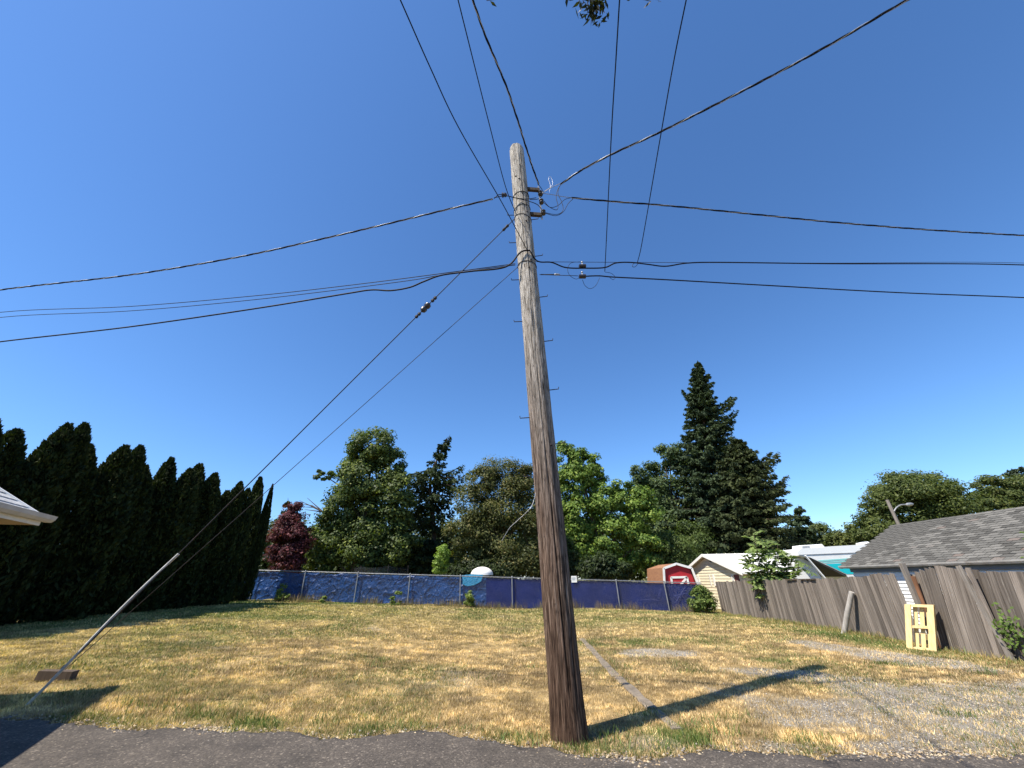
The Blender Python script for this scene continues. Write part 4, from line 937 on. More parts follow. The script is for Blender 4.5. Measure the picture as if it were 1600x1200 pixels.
part('landing_leg', MB().box((tp(1330, 900).x, TY + .5, zb + .3), (.1, .1, .8)), M['steel'], tr)
for dx in (1.6, 2.5): 
    wx = tp(1345, 900).x + dx; ty = part('tyre', MB().lathe((wx, TY + .02, zb + .05), [(.2, 0), (.34, .02), (.36, .1), (.34, .2), (.2, .22)], 18, (0, 1, 0)), M['black'], tr); part('rim', MB().lathe((wx, TY + .01, zb + .05), [(.19, 0), (.15, .05), (.03, .04)], 14, (0, 1, 0)), M['steel'], ty)

# ------------------------------------------------------------------ left neighbour's house corner
tip = at(81, 809, 6.35); ra = math.radians(25); ev = Vector((math.sin(ra), -math.cos(ra), 0)); iv = Vector((-math.cos(ra), -math.sin(ra), 0)); PIT = .60
lh = thing('neighbour_house', tip + iv * 3.4 + ev * 5 - Vector((0, 0, tip.z - .3)), 'corner of a pale roofed house with white gutter at the left edge', 'house')
LL = 11.0; HWD = 3.6
def hp(along, into, up): return tip + ev * along + iv * into + Vector((0, 0, up))
def hprism(poly, a0, a1): return MB().prism([hp(a0, i, u) for i, u in poly], ev * (a1 - a0))
M['pale_sh'] = plain('pale_grey_shingle', (.42, .42, .42), .9, 0, .35, 14, .4, 60, .2, dirt=(.25, .24, .23))
lr = part('roof', hprism([(.06, .0), (HWD, (HWD - .06) * PIT), (2 * HWD - .06, 0), (2 * HWD - .06, -.07), (HWD, (HWD - .06) * PIT - .08), (.06, -.07)], .22, LL), M['pale_sh'], lh)
i = 0; nrm = Vector((-iv.x * PIT, -iv.y * PIT, 1)).normalized()
while i * .16 < 2.2:                                     # shingle courses near the eave
    d0, d1 = .06 + i * .16, .06 + i * .16 + .17
    part('shingle_course', hprism([(d0, (d0 - .06) * PIT + .004), (d0, (d0 - .06) * PIT + .022), (d1, (d1 - .06) * PIT + .006), (d1, (d1 - .06) * PIT + .002)], .2, LL - .2), M['pale_sh'], lr); i += 1
part('rake_board', MB().beam(hp(.2, .06, -.05), hp(.2, HWD, (HWD - .06) * PIT - .05), .035, .15), M['white'], lh)
part('rake_board', MB().beam(hp(.2, 2 * HWD - .06, -.05), hp(.2, HWD, (HWD - .06) * PIT - .05), .035, .15), M['white'], lh)
part('gutter', hprism([(-.07, .015), (.05, .015), (.05, -.075), (-.02, -.075), (-.055, -.04)], 0, LL), plain('dusty_white_gutter', (.55, .53, .49), .6, 0, .15, 5), lh)
part('fascia', hprism([(.055, -.0), (.075, -.0), (.075, -.13), (.055, -.13)], .1, LL), M['white'], lh)
part('soffit', hprism([(.08, -.105), (.55, -.105), (.55, -.125), (.08, -.125)], .1, LL), plain('tan_soffit', (.42, .30, .18), .7), lh)
zb = -(tip.z - .2)
part('wall', hprism([(.52, zb), (.52, -.19), (HWD, (HWD - .5) * PIT - .2), (2 * HWD - .5, -.19), (2 * HWD - .5, zb)], .6, LL - .4), M['cream'], lh)
part('chimney', MB().box(hp(1.7, HWD + .2, HWD * PIT + .5), (.5, .42, 2.4), Matrix.Rotation(ra, 3, 'Z')), plain('chimney_brick', (.26, .12, .08), .9, 0, .3, 10), lh)

# ------------------------------------------------------------------ bits behind the blue fence
c = at(753, 896, 27.5); um = thing('garden_umbrella', Vector((c.x, 27.5, zgf(c.x, 27.5))), 'white domed garden canopy peeping over the blue fence', 'canopy')
R_ = 17.5 * mpp(753, 890, 27.5); top = at(753, 885.5, 27.5).z; hgt_ = top - c.z + .1
part('canopy', MB().lathe((c.x, 27.5, c.z - .1), [(R_, 0), (R_ * .99, .03)] + [(R_ * math.cos(q_), .03 + (hgt_ - .03) * math.sin(q_)) for q_ in np.linspace(.15, 1.55, 9)], 28), M['white'], um, smooth=40)
part('mast', MB().tube([(c.x, 27.5, zgf(c.x, 27.5)), (c.x, 27.5, c.z)], .03, 8), M['steel'], um)
c = at(583, 890, 27.0); zt_ = at(583, 883, 27.0).z; gz_ = zgf(c.x, 27); tm = thing('trampoline', Vector((c.x, 27, gz_)), 'dark trampoline net and poles showing over the blue fence', 'trampoline')
R_ = 1.75
part('bed', MB().lathe((c.x, 27 + R_, gz_ + .75), [(R_, 0), (R_ + .03, .03), (R_, .06), (.1, .05)], 24), M['black'], tm)
m, n, b = _mat('black_net'); tb = N(n, 'ShaderNodeBsdfTransparent'); mx = N(n, 'ShaderNodeMixShader'); mx.inputs[0].default_value = .45; b.inputs['Base Color'].default_value = (.02, .02, .022, 1)
fch = noise(n, coords(n), 30, 2); n.links.new(ramp(n, fch, [(.4, (.25, .25, .25)), (.6, (.6, .6, .6))]), mx.inputs[0]); n.links.new(tb.outputs[0], mx.inputs[1]); n.links.new(b.outputs[0], mx.inputs[2]); n.links.new(mx.outputs[0], n.nodes['Material Output'].inputs[0])
ring = [(c.x + R_ * math.cos(a), 27 + R_ + R_ * math.sin(a)) for a in np.linspace(0, 2 * math.pi, 25)[:-1]]
mb = MB(); mb.add([(x, y, gz_ + .8) for x, y in ring] + [(x, y, zt_ - .05 - .08 * (k % 4 in (1, 3)) - .1 * (k % 4 == 2)) for k, (x, y) in enumerate(ring)], [(i, (i + 1) % 24, 24 + (i + 1) % 24, 24 + i) for i in range(24)]); part('net', mb, m, tm)
for k in range(0, 24, 4): part('pole', MB().tube([(ring[k][0], ring[k][1], gz_), (ring[k][0], ring[k][1], zt_)], .022, 6), M['dsteel'], tm)
# street lamp behind the garage
a = at(1403, 818, 31.0); top = at(1386, 781, 31.0); lx = top.x
lp = thing('street_lamp', (lx, 31, -1), 'grey street lamp pole with curved arm in front of the round tree', 'street lamp')
part('pole', MB().tube([(lx + .25, 31, -1), (lx, 31, top.z)], [.14, .11], 10), M['plank2'], lp, smooth=60)
q = [at(px, py, 31.0 - .1) for px, py in ((1397, 799), (1401, 793), (1408, 789), (1416, 788.5))]
part('arm', MB().tube(catmull(q, 5), .05, 8), M['steel'], lp, smooth=60)
part('lamp_head', MB().lathe(q[-1] + Vector((-.05, 0, -.02)), [(.06, 0), (.13, .15), (.12, .45), (.05, .6)], 10, (1, 0, .1)), M['steel'], lp, smooth=60)
# ------------------------------------------------------------------ vegetation
M['leaf'] = leafmat('broad_leaf', .55, .28, .2); M['needle'] = leafmat('conifer_needle', .7, .12, .12)
M['bark'] = plain('rough_bark', (.10, .075, .055), .95, 0, .45, 6, .8, 25, .1, (4, 4, .6))
def unit(a): return a / np.maximum(np.linalg.norm(a, axis=1, keepdims=True), 1e-9)
def rdir(r, k): return unit(r.normal(size=(k, 3)))
def leaves(C, Nn, L, Wd, r, droop=None):                # rhombic leaves at C with normals Nn
    k = len(C); Nn = unit(Nn); t = rdir(r, k)
    if droop is not None: t = t * (1 - droop) + np.array([0, 0, -1.0]) * droop
    t = unit(t - Nn * (t * Nn).sum(1, keepdims=True)); s = np.cross(Nn, t)
    L = np.broadcast_to(L, (k,))[:, None]; Wd = np.broadcast_to(Wd, (k,))[:, None]
    V = np.stack([C - t * L * .5, C + s * Wd * .5 + t * L * .08, C + t * L * .5, C - s * Wd * .5 + t * L * .08], 1).reshape(-1, 3)
    return V, np.arange(4 * k).reshape(-1, 4)
def blobtree(name, label, Y, blobs, cols, nleaf, leaf, seed, trunk=None, cat='tree', group=None, depth=.8, sub=None, subr=(.26, .44), aspect=.6, flat=0.0, base=None, limbs=True, up=.5, name2='crown', zsq=1.0, trunk_r=.2):
    r = np.random.default_rng(seed); B = []
    for px, py, rx, ry in blobs:
        s = mpp(px, py, Y); c = at(px, py, Y); B.append((np.array(c), np.array((rx * s, (rx + ry) / 2 * s * depth, ry * s * 1.05))))
    # spread depth: every lobe gets its own distance inside the crown
    tot = sum(b_[1][0] * b_[1][2] for b_ in B)
    cxm = np.mean([b_[0][0] for b_ in B]); 
    if base is None: base = (cxm, Y)
    gz_ = zgf(base[0], base[1]); t = thing(name, (base[0], base[1], gz_), label, cat, group)
    Cs, Ns, Ks = [], [], []
    for c, ra_ in B:
        c = c + np.array((0, r.uniform(-.25, .25) * ra_[1], 0))
        share = ra_[0] * ra_[2] / tot; ns = sub or max(10, int(90 * math.sqrt(share)))
        nl = int(nleaf * 2.4 * share / ns) + 1
        d = rdir(r, ns); rad = .45 + .55 * r.random(ns) ** .5
        sc = c + d * ra_ * rad[:, None] * .86; sr = ra_.mean() * r.uniform(subr[0], subr[1], ns)
        for j in range(ns):
            dd = rdir(r, nl); q = r.random(nl) ** .45
            P = sc[j] + dd * (q * sr[j])[:, None] * np.array((1.15, 1.15, .75 * zsq))
            Cs.append(P); Ns.append(dd * .8 + d[j] * .4 + np.array((0, 0, up)) + r.normal(size=(nl, 3)) * .45)
            Ks.append(np.full(nl, r.random()))
    C = np.concatenate(Cs); Nn = np.concatenate(Ns); K = np.concatenate(Ks)[:, None]; k = len(C)
    ok = C[:, 2] > gz_ + .05; C = C[ok]; Nn = Nn[ok]; K = K[ok]; k = len(C)
    L = leaf * .9 * r.uniform(.45, 1.35, k); V, F = leaves(C, Nn, L, L * aspect, r)
    a_, b2 = np.array(cols[0]) * 1.25, np.array(cols[1]) * 1.35; q = np.clip(K * .65 + r.random((k, 1)) * .5 - .1, 0, 1)
    col = a_ * (1 - q) + b2 * q
    if len(cols) > 2:
        pick = r.random((k, 1)) < .16; col = np.where(pick, np.array(cols[2]) * 1.35, col)
    npart(name2, V, F, np.repeat(col, 4, 0), M['leaf'], t)
    if limbs:
        top = max(B, key=lambda b_: b_[0][2])[0]; bx = Vector((base[0], base[1], gz_ - .1)); tt = Vector((top[0] * .6 + base[0] * .4, top[1] * .6 + base[1] * .4, top[2] * .92))
        mid = bx.lerp(tt, .5) + Vector((.15, 0, 0)); H = tt.z - bx.z; tr_ = trunk_r * max(.35, min(1.4, H / 10))
        pts = catmull([bx, mid, tt], 8); rs = [tr_ * (1.15 - .95 * i / (len(pts) - 1)) for i in range(len(pts))]
        mb = MB().tube(pts, rs, 8)
        for c, ra_ in B:
            i0 = int(len(pts) * .4 * (1 if c[2] < tt.z * .6 else 1.4)); i0 = min(i0, len(pts) - 2)
            s0 = pts[min(i0, max(1, int((c[2] - gz_) / H * len(pts) * .55)))]; e = Vector(c)
            mb.tube(catmull([s0, s0.lerp(e, .5) + Vector((0, 0, .12 * (e - s0).length)), e], 5), [tr_ * .45, tr_ * .42, tr_ * .4, tr_ * .37, tr_ * .34, tr_ * .3, tr_ * .27, tr_ * .22, tr_ * .18, tr_ * .14, tr_ * .08], 5)
            for j in range(4):
                e2 = e + Vector(rdir(r, 1)[0] * ra_ * .8); mb.tube([e, e.lerp(e2, .6) + Vector((0, 0, .1)), e2], [tr_ * .12, tr_ * .08, .01], 4)
        part('trunk', mb, M['bark'], t, smooth=60)
    return t
def conifer(name, label, Y, path, prof, cols, seed, ntier, nbr, spray, droop=.35, base=None, group=None, gap=0.0, extra=(), trunk_r=.22, sprayn=16, lmin=.0, hang=.5):
    r = np.random.default_rng(seed)
    P = [at(px, py, Y) for px, py in path]; base = (P[0].x, P[0].y); gz_ = zgf(*base); P[0].z = gz_
    t = thing(name, (base[0], base[1], gz_), label, 'tree', group); pts = catmull(P, 12)
    ys_ = np.array([p.z for p in pts]); xs_ = np.array([p.x for p in pts]); yy_ = np.array([p.y for p in pts])
    ztop = ys_[-1]; zlow = at(path[-1][0], prof[-1][0], Y).z; zlow = max(zlow, gz_ + .4)
    pz = np.array([at(path[-1][0], py, Y).z for py, _ in prof][::-1]); pw = np.array([w_ * mpp(1000, py, Y) for py, w_ in prof][::-1])
    mb = MB().tube(pts, [trunk_r * (1.02 - .97 * i / (len(pts) - 1)) for i in range(len(pts))], 8)
    Cs, Ns, Ls, Dr, Ks = [], [], [], [], []
    def branch(z, az, ln, dr):
        x0, y0 = np.interp(z, ys_, xs_), np.interp(z, ys_, yy_); d = np.array((math.cos(az), math.sin(az), 0)); k = max(5, int(sprayn * (.35 + .65 * ln / max(pw))))
        u = np.linspace(.08, 1, 6); q = np.array([x0, y0, z]) + d * (u * ln)[:, None] + np.array((0, 0, 1)) * (ln * (.10 * u - dr * u ** 1.6 + .16 * u ** 4))[:, None]
        mb.tube([tuple(a) for a in q], [max(.006, .03 * (1 - s_) * ln / 2) for s_ in u], 3, False)
        n_ = k * 5; uu = np.sqrt(r.random(n_)) * .95 + .05; C = np.stack([np.interp(uu, u, q[:, i]) for i in range(3)], 1)
        wdt = ln * .27 * (1.05 - uu * .75); sd = np.array((-d[1], d[0], 0)); off = r.normal(size=n_) * .5
        C = C + sd * (off * wdt)[:, None] + np.array((0, 0, -1)) * (np.abs(off) * wdt * .3 + r.random(n_) * spray * hang)[:, None]
        Cs.append(C); Ns.append(np.array((0, 0, 1)) * .7 + d * .25 + r.normal(size=(n_, 3)) * .5); Ls.append(spray * r.uniform(.6, 1.3, n_) * (.7 + .5 * (1 - uu)))
        Dr.append(d * .6 + sd * np.sign(off)[:, None] * .5 + np.array((0, 0, -.5)) + r.normal(size=(n_, 3)) * .3); Ks.append(np.full(n_, r.random()))
    for i in range(ntier):
        f = (i + r.uniform(-.4, .4)) / ntier; z = zlow + (ztop - zlow) * min(max(f, 0), .995) ** .92; w_ = np.interp(z, pz, pw)
        nb = max(4, int(nbr * (.5 + .5 * w_ / max(pw)))); a0 = r.uniform(0, 6.28)
        for j in range(nb):
            if r.random() < gap: continue
            branch(z + r.uniform(-.15, .15), a0 + j * 6.283 / nb + r.uniform(-.25, .25), max(lmin, w_ * r.uniform(.62, 1.12)), droop * r.uniform(.5, 1.3))
    for px0, py0, px1, py1 in extra:
        a = at(px0, py0, Y); e = at(px1, py1, Y); ln = e.x - a.x
        for q in range(4): branch(a.z + .3 * q - .4, (0 if ln > 0 else math.pi) + r.uniform(-.25, .25), abs(ln) * r.uniform(.8, 1.02), (a.z - e.z) / abs(ln) + .05)
    C = np.concatenate(Cs); Nn = unit(np.concatenate(Ns)); L = np.concatenate(Ls)[:, None]; D = np.concatenate(Dr); K = np.concatenate(Ks)[:, None]; k = len(C)
    D = unit(D - Nn * (D * Nn).sum(1, keepdims=True)); S = np.cross(Nn, D)
    V = np.stack([C - D * L * .5, C + S * L * .22, C + D * L * .5, C - S * L * .22], 1).reshape(-1, 3)
    q = np.clip(K * .6 + r.random((k, 1)) * .5 - .05, 0, 1); col = (np.array(cols[0]) * (1 - q) + np.array(cols[1]) * q) * 1.25
    npart('crown', V, np.arange(4 * k).reshape(-1, 4), np.repeat(col, 4, 0), M['needle'], t)
    part('trunk', mb, M['bark'], t, smooth=60); return t

# --- arborvitae hedge along the left boundary: each tree its own plant
def thuja_mesh(seed, H, Rm, nsp):
    r = np.random.default_rng(seed); u = r.random(nsp) ** .85; z = u * H
    prof = np.interp(u, [0, .06, .3, .6, .8, .92, 1], [.82, .95, 1.0, .90, .68, .42, .06]) * Rm
    a = r.uniform(0, 6.283, nsp); lump = .84 + .30 * vnoise(a * 1.6 + seed, z * .6, seed) + .08 * (vnoise(a * 5, z * 2.5, seed + 2) - .5)
    inn = 1 - .45 * r.random(nsp) ** 2.2; rad = prof * lump * inn
    lead = np.array([(0, 0, 1, .82), (r.uniform(.08, .25), r.uniform(-.34, .34), r.uniform(.86, .95), .66), (r.uniform(-.25, -.08), r.uniform(-.34, .34), r.uniform(.80, .93), .66)])[r.choice(3, nsp, p=[.56, .24, .20])]
    z = z * lead[:, 2]; rad = rad * lead[:, 3]; sway = .10 * np.sin(z * .9 + seed)
    C = np.stack([np.cos(a) * rad + lead[:, 0] + sway * lead[:, 3], np.sin(a) * rad + lead[:, 1], z + .03], 1)
    out = np.stack([np.cos(a), np.sin(a), np.full(nsp, .15)], 1); Nn = unit(out * .35 + np.stack([-np.sin(a), np.cos(a), np.zeros(nsp)], 1) * r.normal(size=(nsp, 1)) * .9 + r.normal(size=(nsp, 3)) * .25)
    T = unit(np.array((0, 0, 1.0)) + out * .55 + r.normal(size=(nsp, 3)) * .25); T = unit(T - Nn * (T * Nn).sum(1, keepdims=True)); S = np.cross(Nn, T)
    L = r.uniform(.10, .24, nsp)[:, None]
    V = np.stack([C - T * L * .45, C + S * L * .22, C + T * L * .55, C - S * L * .22], 1).reshape(-1, 3)
    q = np.clip(.65 * vnoise(a * 3, z * 4, seed + 7)[:, None] + .45 * r.random((nsp, 1)) - .1, 0, 1)
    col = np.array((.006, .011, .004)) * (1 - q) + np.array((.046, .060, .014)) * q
    return numesh('thuja_crown', V, np.arange(4 * nsp).reshape(-1, 4), np.repeat(col, 4, 0))
tm_ = []
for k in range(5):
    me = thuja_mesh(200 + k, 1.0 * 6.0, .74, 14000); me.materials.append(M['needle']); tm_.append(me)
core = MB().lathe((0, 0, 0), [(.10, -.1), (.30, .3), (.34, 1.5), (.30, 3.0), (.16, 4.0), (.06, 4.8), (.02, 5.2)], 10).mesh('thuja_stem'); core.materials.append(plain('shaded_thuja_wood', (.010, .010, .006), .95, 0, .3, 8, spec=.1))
ords = ['first', 'second', 'third', 'fourth', 'fifth', 'sixth', 'seventh', 'eighth', 'ninth', 'tenth', 'eleventh', 'twelfth', 'thirteenth', 'fourteenth', 'fifteenth', 'sixteenth', 'seventeenth', 'eighteenth', 'nineteenth', 'twentieth', 'twenty first', 'twenty second']
r = np.random.default_rng(77)
hy = [9.2, 9.95, 10.6, 11.35, 12.05, 12.8, 13.5, 14.3, 15.0, 15.75, 16.4, 17.2, 17.9, 18.7, 19.4, 20.0, 20.6]
hh = [5.5, 5.7, 5.6, 6.15, 6.45, 5.85, 6.1, 6.35, 5.7, 6.25, 5.9, 6.4, 6.05, 5.7, 5.5, 6.15, 5.9]
for i, y in enumerate(hy):
    x = -14.1 + r.uniform(-.3, .3); y = y + r.uniform(-.14, .14); gz_ = zgf(x, y)
    t = thing('thuja_tree', (x, y, gz_), 'dark columnar thuja in the left hedge row, %s from the house end' % ords[i], 'tree', 'thuja hedge trees')
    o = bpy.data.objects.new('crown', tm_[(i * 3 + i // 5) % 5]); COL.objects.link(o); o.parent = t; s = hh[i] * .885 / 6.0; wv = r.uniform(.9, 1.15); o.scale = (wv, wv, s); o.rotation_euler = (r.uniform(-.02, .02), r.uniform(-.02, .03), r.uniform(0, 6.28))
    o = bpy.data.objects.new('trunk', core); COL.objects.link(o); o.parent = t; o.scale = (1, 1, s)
for (px, Y, hgt_, w_, lab) in ((379, 24.6, 0, .52, 'lone narrow thuja standing just past the end of the hedge'), (407, 22.4, 0, .88, 'bright sided thuja at the far right end of the hedge, left of a pair'), (426, 22.9, 0, .42, 'slim dark thuja at the far right end of the hedge, right of a pair')):
    py = {379: 757, 407: 746, 426: 757}[px]; p = at(px, py, Y); gz_ = zgf(p.x, Y); s = (p.z - gz_) / 6.05
    t = thing('thuja_tree', (p.x, Y, gz_), lab, 'tree', 'thuja hedge trees')
    o = bpy.data.objects.new('crown', tm_[px % 5]); COL.objects.link(o); o.parent = t; o.scale = (w_, w_, s); o.rotation_euler = (0, 0, px)
    o = bpy.data.objects.new('trunk', core); COL.objects.link(o); o.parent = t; o.scale = (w_ * .85, w_ * .85, s)

G1 = [(.028, .048, .014), (.075, .105, .026), (.10, .13, .03)]
blobtree('purple_leaf_tree', 'dark red leaved tree left of the big maple', 27.6, [(455, 818, 22, 30), (447, 848, 26, 32), (466, 846, 22, 34), (452, 878, 28, 22), (460, 800, 14, 16)], [(.03, .010, .012), (.085, .022, .026), (.13, .04, .045)], 9000, .17, 301)
conifer('small_fir', 'small dark fir tip above the red leaved tree', 31, [(452, 900), (451, 840), (450, 778)], [(778, 1), (800, 12), (830, 22), (890, 26)], [(.022, .035, .02), (.05, .07, .03)], 302, 14, 9, .3)
t = blobtree('maple_tree', 'tall broad leaved maple, highest tree left of the pole', 30, [(586, 700, 42, 34), (560, 722, 30, 26), (612, 725, 26, 30), (575, 755, 58, 36), (545, 745, 24, 18), (505, 742, 17, 9), (620, 775, 36, 42), (535, 790, 40, 40), (585, 810, 60, 45), (520, 840, 42, 42), (575, 860, 60, 40), (625, 845, 34, 45), (505, 870, 30, 26)], [(.026, .044, .014), (.082, .108, .026), (.13, .15, .03)], 30000, .25, 303, depth=.75)
# bare twigs on its left
mb = MB(); a = at(505, 800, 29.5)
for q, (px, py) in enumerate(((468, 782), (472, 792), (480, 778), (470, 787), (476, 796))):
    e = at(px, py, 29.4 + .1 * q); mb.tube([a, a.lerp(e, .5) + Vector((0, 0, .15 * (q % 2))), e], [.05, .03, .012], 4)
part('bare_branch', mb, M['bark'], t)
conifer('drooping_spruce', 'dark ragged spruce with bent leaning tip', 33, [(678, 905), (678, 830), (672, 770), (675, 738), (687, 710), (703, 679)], [(680, 2), (690, 9), (712, 13), (728, 18), (738, 46), (760, 54), (790, 38), (815, 46), (850, 40), (890, 48)], [(.016, .026, .014), (.045, .062, .026)], 304, 26, 9, .42, .38, gap=.22, hang=1.0, extra=((675, 748, 736, 742), (677, 768, 732, 772), (672, 764, 636, 770), (676, 800, 640, 812)))
blobtree('olive_tree', 'broad olive brown tree with feathery crown left of the pole', 29.5, [(785, 742, 46, 28), (755, 752, 30, 22), (815, 752, 30, 28), (745, 790, 40, 34), (795, 790, 52, 40), (835, 790, 30, 50), (730, 830, 34, 34), (775, 840, 50, 40), (825, 850, 40, 46), (740, 870, 40, 26), (800, 880, 60, 22)], [(.032, .042, .014), (.088, .094, .028), (.125, .108, .036)], 40000, .165, 305, up=.7, subr=(.3, .5))
blobtree('bright_shrub', 'small light green shrub between spruce and olive tree', 27.0, [(692, 868, 11, 18), (688, 885, 14, 14)], [(.09, .14, .02), (.17, .24, .05)], 1500, .14, 306, cat='shrub')
blobtree('green_maple', 'bright green leafy tree directly right of the pole', 32, [(885, 712, 20, 26), (912, 722, 26, 26), (925, 745, 24, 22), (898, 755, 32, 34), (945, 790, 36, 34), (975, 775, 30, 26), (1000, 800, 32, 36), (905, 800, 36, 40), (955, 835, 46, 36), (1005, 850, 30, 36), (895, 855, 36, 40), (945, 875, 30, 24), (990, 885, 26, 16)], [(.045, .085, .018), (.12, .175, .03), (.18, .225, .045)], 26000, .25, 307, depth=.7)
blobtree('locust_tree', 'dark broad tree behind, just left of the tall spruce', 39, [(1048, 712, 30, 24), (1070, 725, 26, 26), (1030, 745, 34, 30), (1000, 745, 16, 20), (1010, 775, 24, 30), (1055, 775, 40, 40), (1040, 825, 46, 46), (1000, 820, 24, 40), (1030, 870, 50, 30)], [(.03, .05, .022), (.07, .10, .034), (.09, .115, .03)], 18000, .26, 308)
conifer('tall_spruce', 'tallest pointed spruce, right of the pole', 37, [(1120, 920), (1116, 860), (1110, 780), (1103, 690), (1095, 620), (1090, 563)], [(563, 2), (575, 9), (600, 19), (640, 28), (680, 40), (730, 54), (780, 66), (840, 80), (900, 92)], [(.018, .030, .018), (.050, .070, .032)], 309, 50, 14, .46, .30, extra=((1104, 645, 1166, 630), (1104, 640, 1070, 614), (1106, 675, 1162, 656)), trunk_r=.36, sprayn=30)
conifer('broad_spruce', 'broad spruce with heavy right side in front of the tallest one', 34.5, [(1168, 915), (1164, 850), (1160, 780), (1155, 730), (1150, 684)], [(684, 5), (705, 24), (735, 44), (760, 52), (800, 66), (850, 82), (895, 88)], [(.020, .030, .015), (.058, .068, .026)], 310, 40, 14, .44, .34, extra=((1165, 735, 1231, 722), (1165, 780, 1240, 768), (1150, 740, 1110, 735)), trunk_r=.3, sprayn=30)
conifer('small_spruce', 'small spruce at the right foot of the broad spruce', 44, [(1258, 905), (1252, 840), (1247, 788)], [(788, 2), (805, 14), (830, 24), (890, 32)], [(.022, .036, .02), (.05, .072, .034)], 311, 16, 9, .5)
blobtree('far_tree', 'low far green tree right of the small spruce', 52, [(1282, 838, 34, 20), (1265, 855, 30, 24), (1300, 862, 36, 24)], [(.045, .062, .02), (.095, .115, .03)], 7000, .32, 312)
blobtree('far_tree', 'low far olive tree left of the street lamp, beside the round tree', 50, [(1325, 845, 24, 20), (1345, 850, 22, 26), (1330, 868, 30, 16)], [(.04, .055, .018), (.10, .11, .028)], 5000, .3, 313)
blobtree('round_tree', 'large rounded dark green tree above the garage roof', 42, [(1432, 762, 48, 30), (1395, 770, 38, 30), (1466, 768, 38, 30), (1430, 785, 70, 40), (1368, 790, 30, 24), (1490, 795, 26, 26), (1420, 800, 50, 30), (1370, 822, 34, 28), (1460, 825, 50, 30), (1410, 845, 50, 28), (1352, 832, 22, 24)], [(.028, .044, .012), (.070, .088, .022), (.085, .10, .026)], 30000, .26, 314, zsq=.85, subr=(.32, .5))
blobtree('spreading_tree', 'spreading dark tree at the right edge beyond the garage', 45, [(1548, 762, 26, 20), (1575, 768, 28, 22), (1605, 765, 26, 24), (1528, 785, 20, 18), (1560, 795, 36, 20), (1600, 800, 34, 24), (1640, 785, 30, 30)], [(.03, .046, .013), (.072, .09, .024), (.09, .095, .026)], 16000, .27, 315, zsq=.8, subr=(.3, .48))
conifer('distant_pine', 'grey green pine tip at the right edge', 56, [(1600, 860), (1598, 790), (1596, 727)], [(727, 10), (738, 24), (755, 28), (780, 30), (820, 30)], [(.03, .045, .03), (.06, .08, .045)], 316, 12, 9, .6, .1)
for k, (px, py, rx, ry, Y, lab, cc) in enumerate(((655, 872, 30, 26, 31.5, 'dark bush behind the blue fence under the drooping spruce', 0), (865, 870, 40, 34, 31, 'dark bush behind the pole and the blue fence', 0), (1045, 862, 40, 34, 33, 'mid green bush behind the red shed', 1), (1085, 850, 40, 34, 34, 'mid green bush between red shed and broad spruce', 1), (945, 885, 42, 20, 27, 'low dark bush right of the pole behind the blue fence', 0), (600, 885, 60, 16, 32.5, 'low dark bush behind the trampoline', 0), (750, 888, 60, 14, 28.6, 'low dark bush behind the white canopy', 0), (1210, 868, 60, 22, 46, 'green bush mass behind the cream house roof', 1))):
    blobtree('bush', lab, Y, [(px, py, rx, ry), (px - rx * .5, py + ry * .4, rx * .6, ry * .7), (px + rx * .5, py + ry * .4, rx * .6, ry * .7)], ([(.012, .020, .008), (.035, .05, .014)], [(.03, .05, .015), (.08, .105, .028)])[cc], 5000 if rx < 50 else 6000, .2, 330 + k, cat='bush', group='bushes behind the blue fence')

for k, (px, py, rx, ry, lab) in enumerate(((450, 850, 46, 44, 'dark back tree filling the gap between hedge and red leaved tree'), (545, 845, 60, 48, 'dark back tree behind the maple'), (660, 840, 58, 50, 'dark back tree behind the drooping spruce'), (760, 845, 60, 48, 'dark back tree behind the olive tree'), (865, 840, 60, 52, 'dark back tree behind the pole'), (965, 845, 58, 48, 'dark back tree behind the bright green tree'), (1065, 845, 58, 46, 'dark back tree left of the tall spruce'))):
    blobtree('back_tree', lab, 42 + (k % 3), [(px, py, rx, ry), (px - rx * .55, py + ry * .5, rx * .6, ry * .7), (px + rx * .55, py + ry * .5, rx * .6, ry * .7), (px, py + ry * .9, rx, ry * .5)], [(.02, .032, .012), (.05, .068, .02)], 5000, .42, 400 + k, group='dark trees far behind the blue fence', subr=(.35, .55))
# --- small plants along the back fence
for k, (px, py, rx, ry, lab) in enumerate(((444, 928, 9, 15, 'tall green sapling at the left foot of the blue tarp'), (505, 940, 4, 7, 'tiny yellow green seedling by the tarp, second from left'), (620, 937, 7, 13, 'bushy green sapling before the middle of the tarp'), (733, 932, 6, 14, 'slim green sapling beside the cyan patch of tarp'), (553, 946, 6, 4, 'low green weed clump at the foot of the tarp'))):
    blobtree('sapling', lab, 23.4, [(px, py, rx * 1.3, ry * 1.25), (px + 2, py + ry * .6, rx * 1.1, ry * .6)], [(.06, .09, .02), (.16, .20, .04)], 420, .11, 360 + k, cat='sapling', group='saplings before the blue fence', trunk_r=.05, sub=9)
blobtree('laurel_bush', 'dense green bush growing in front of the right end of the blue fence', 23.3, [(1097, 930, 17, 15), (1090, 942, 16, 12), (1104, 942, 18, 12)], [(.035, .06, .015), (.10, .14, .03), (.17, .2, .06)], 2600, .13, 370, cat='bush', trunk_r=.08)

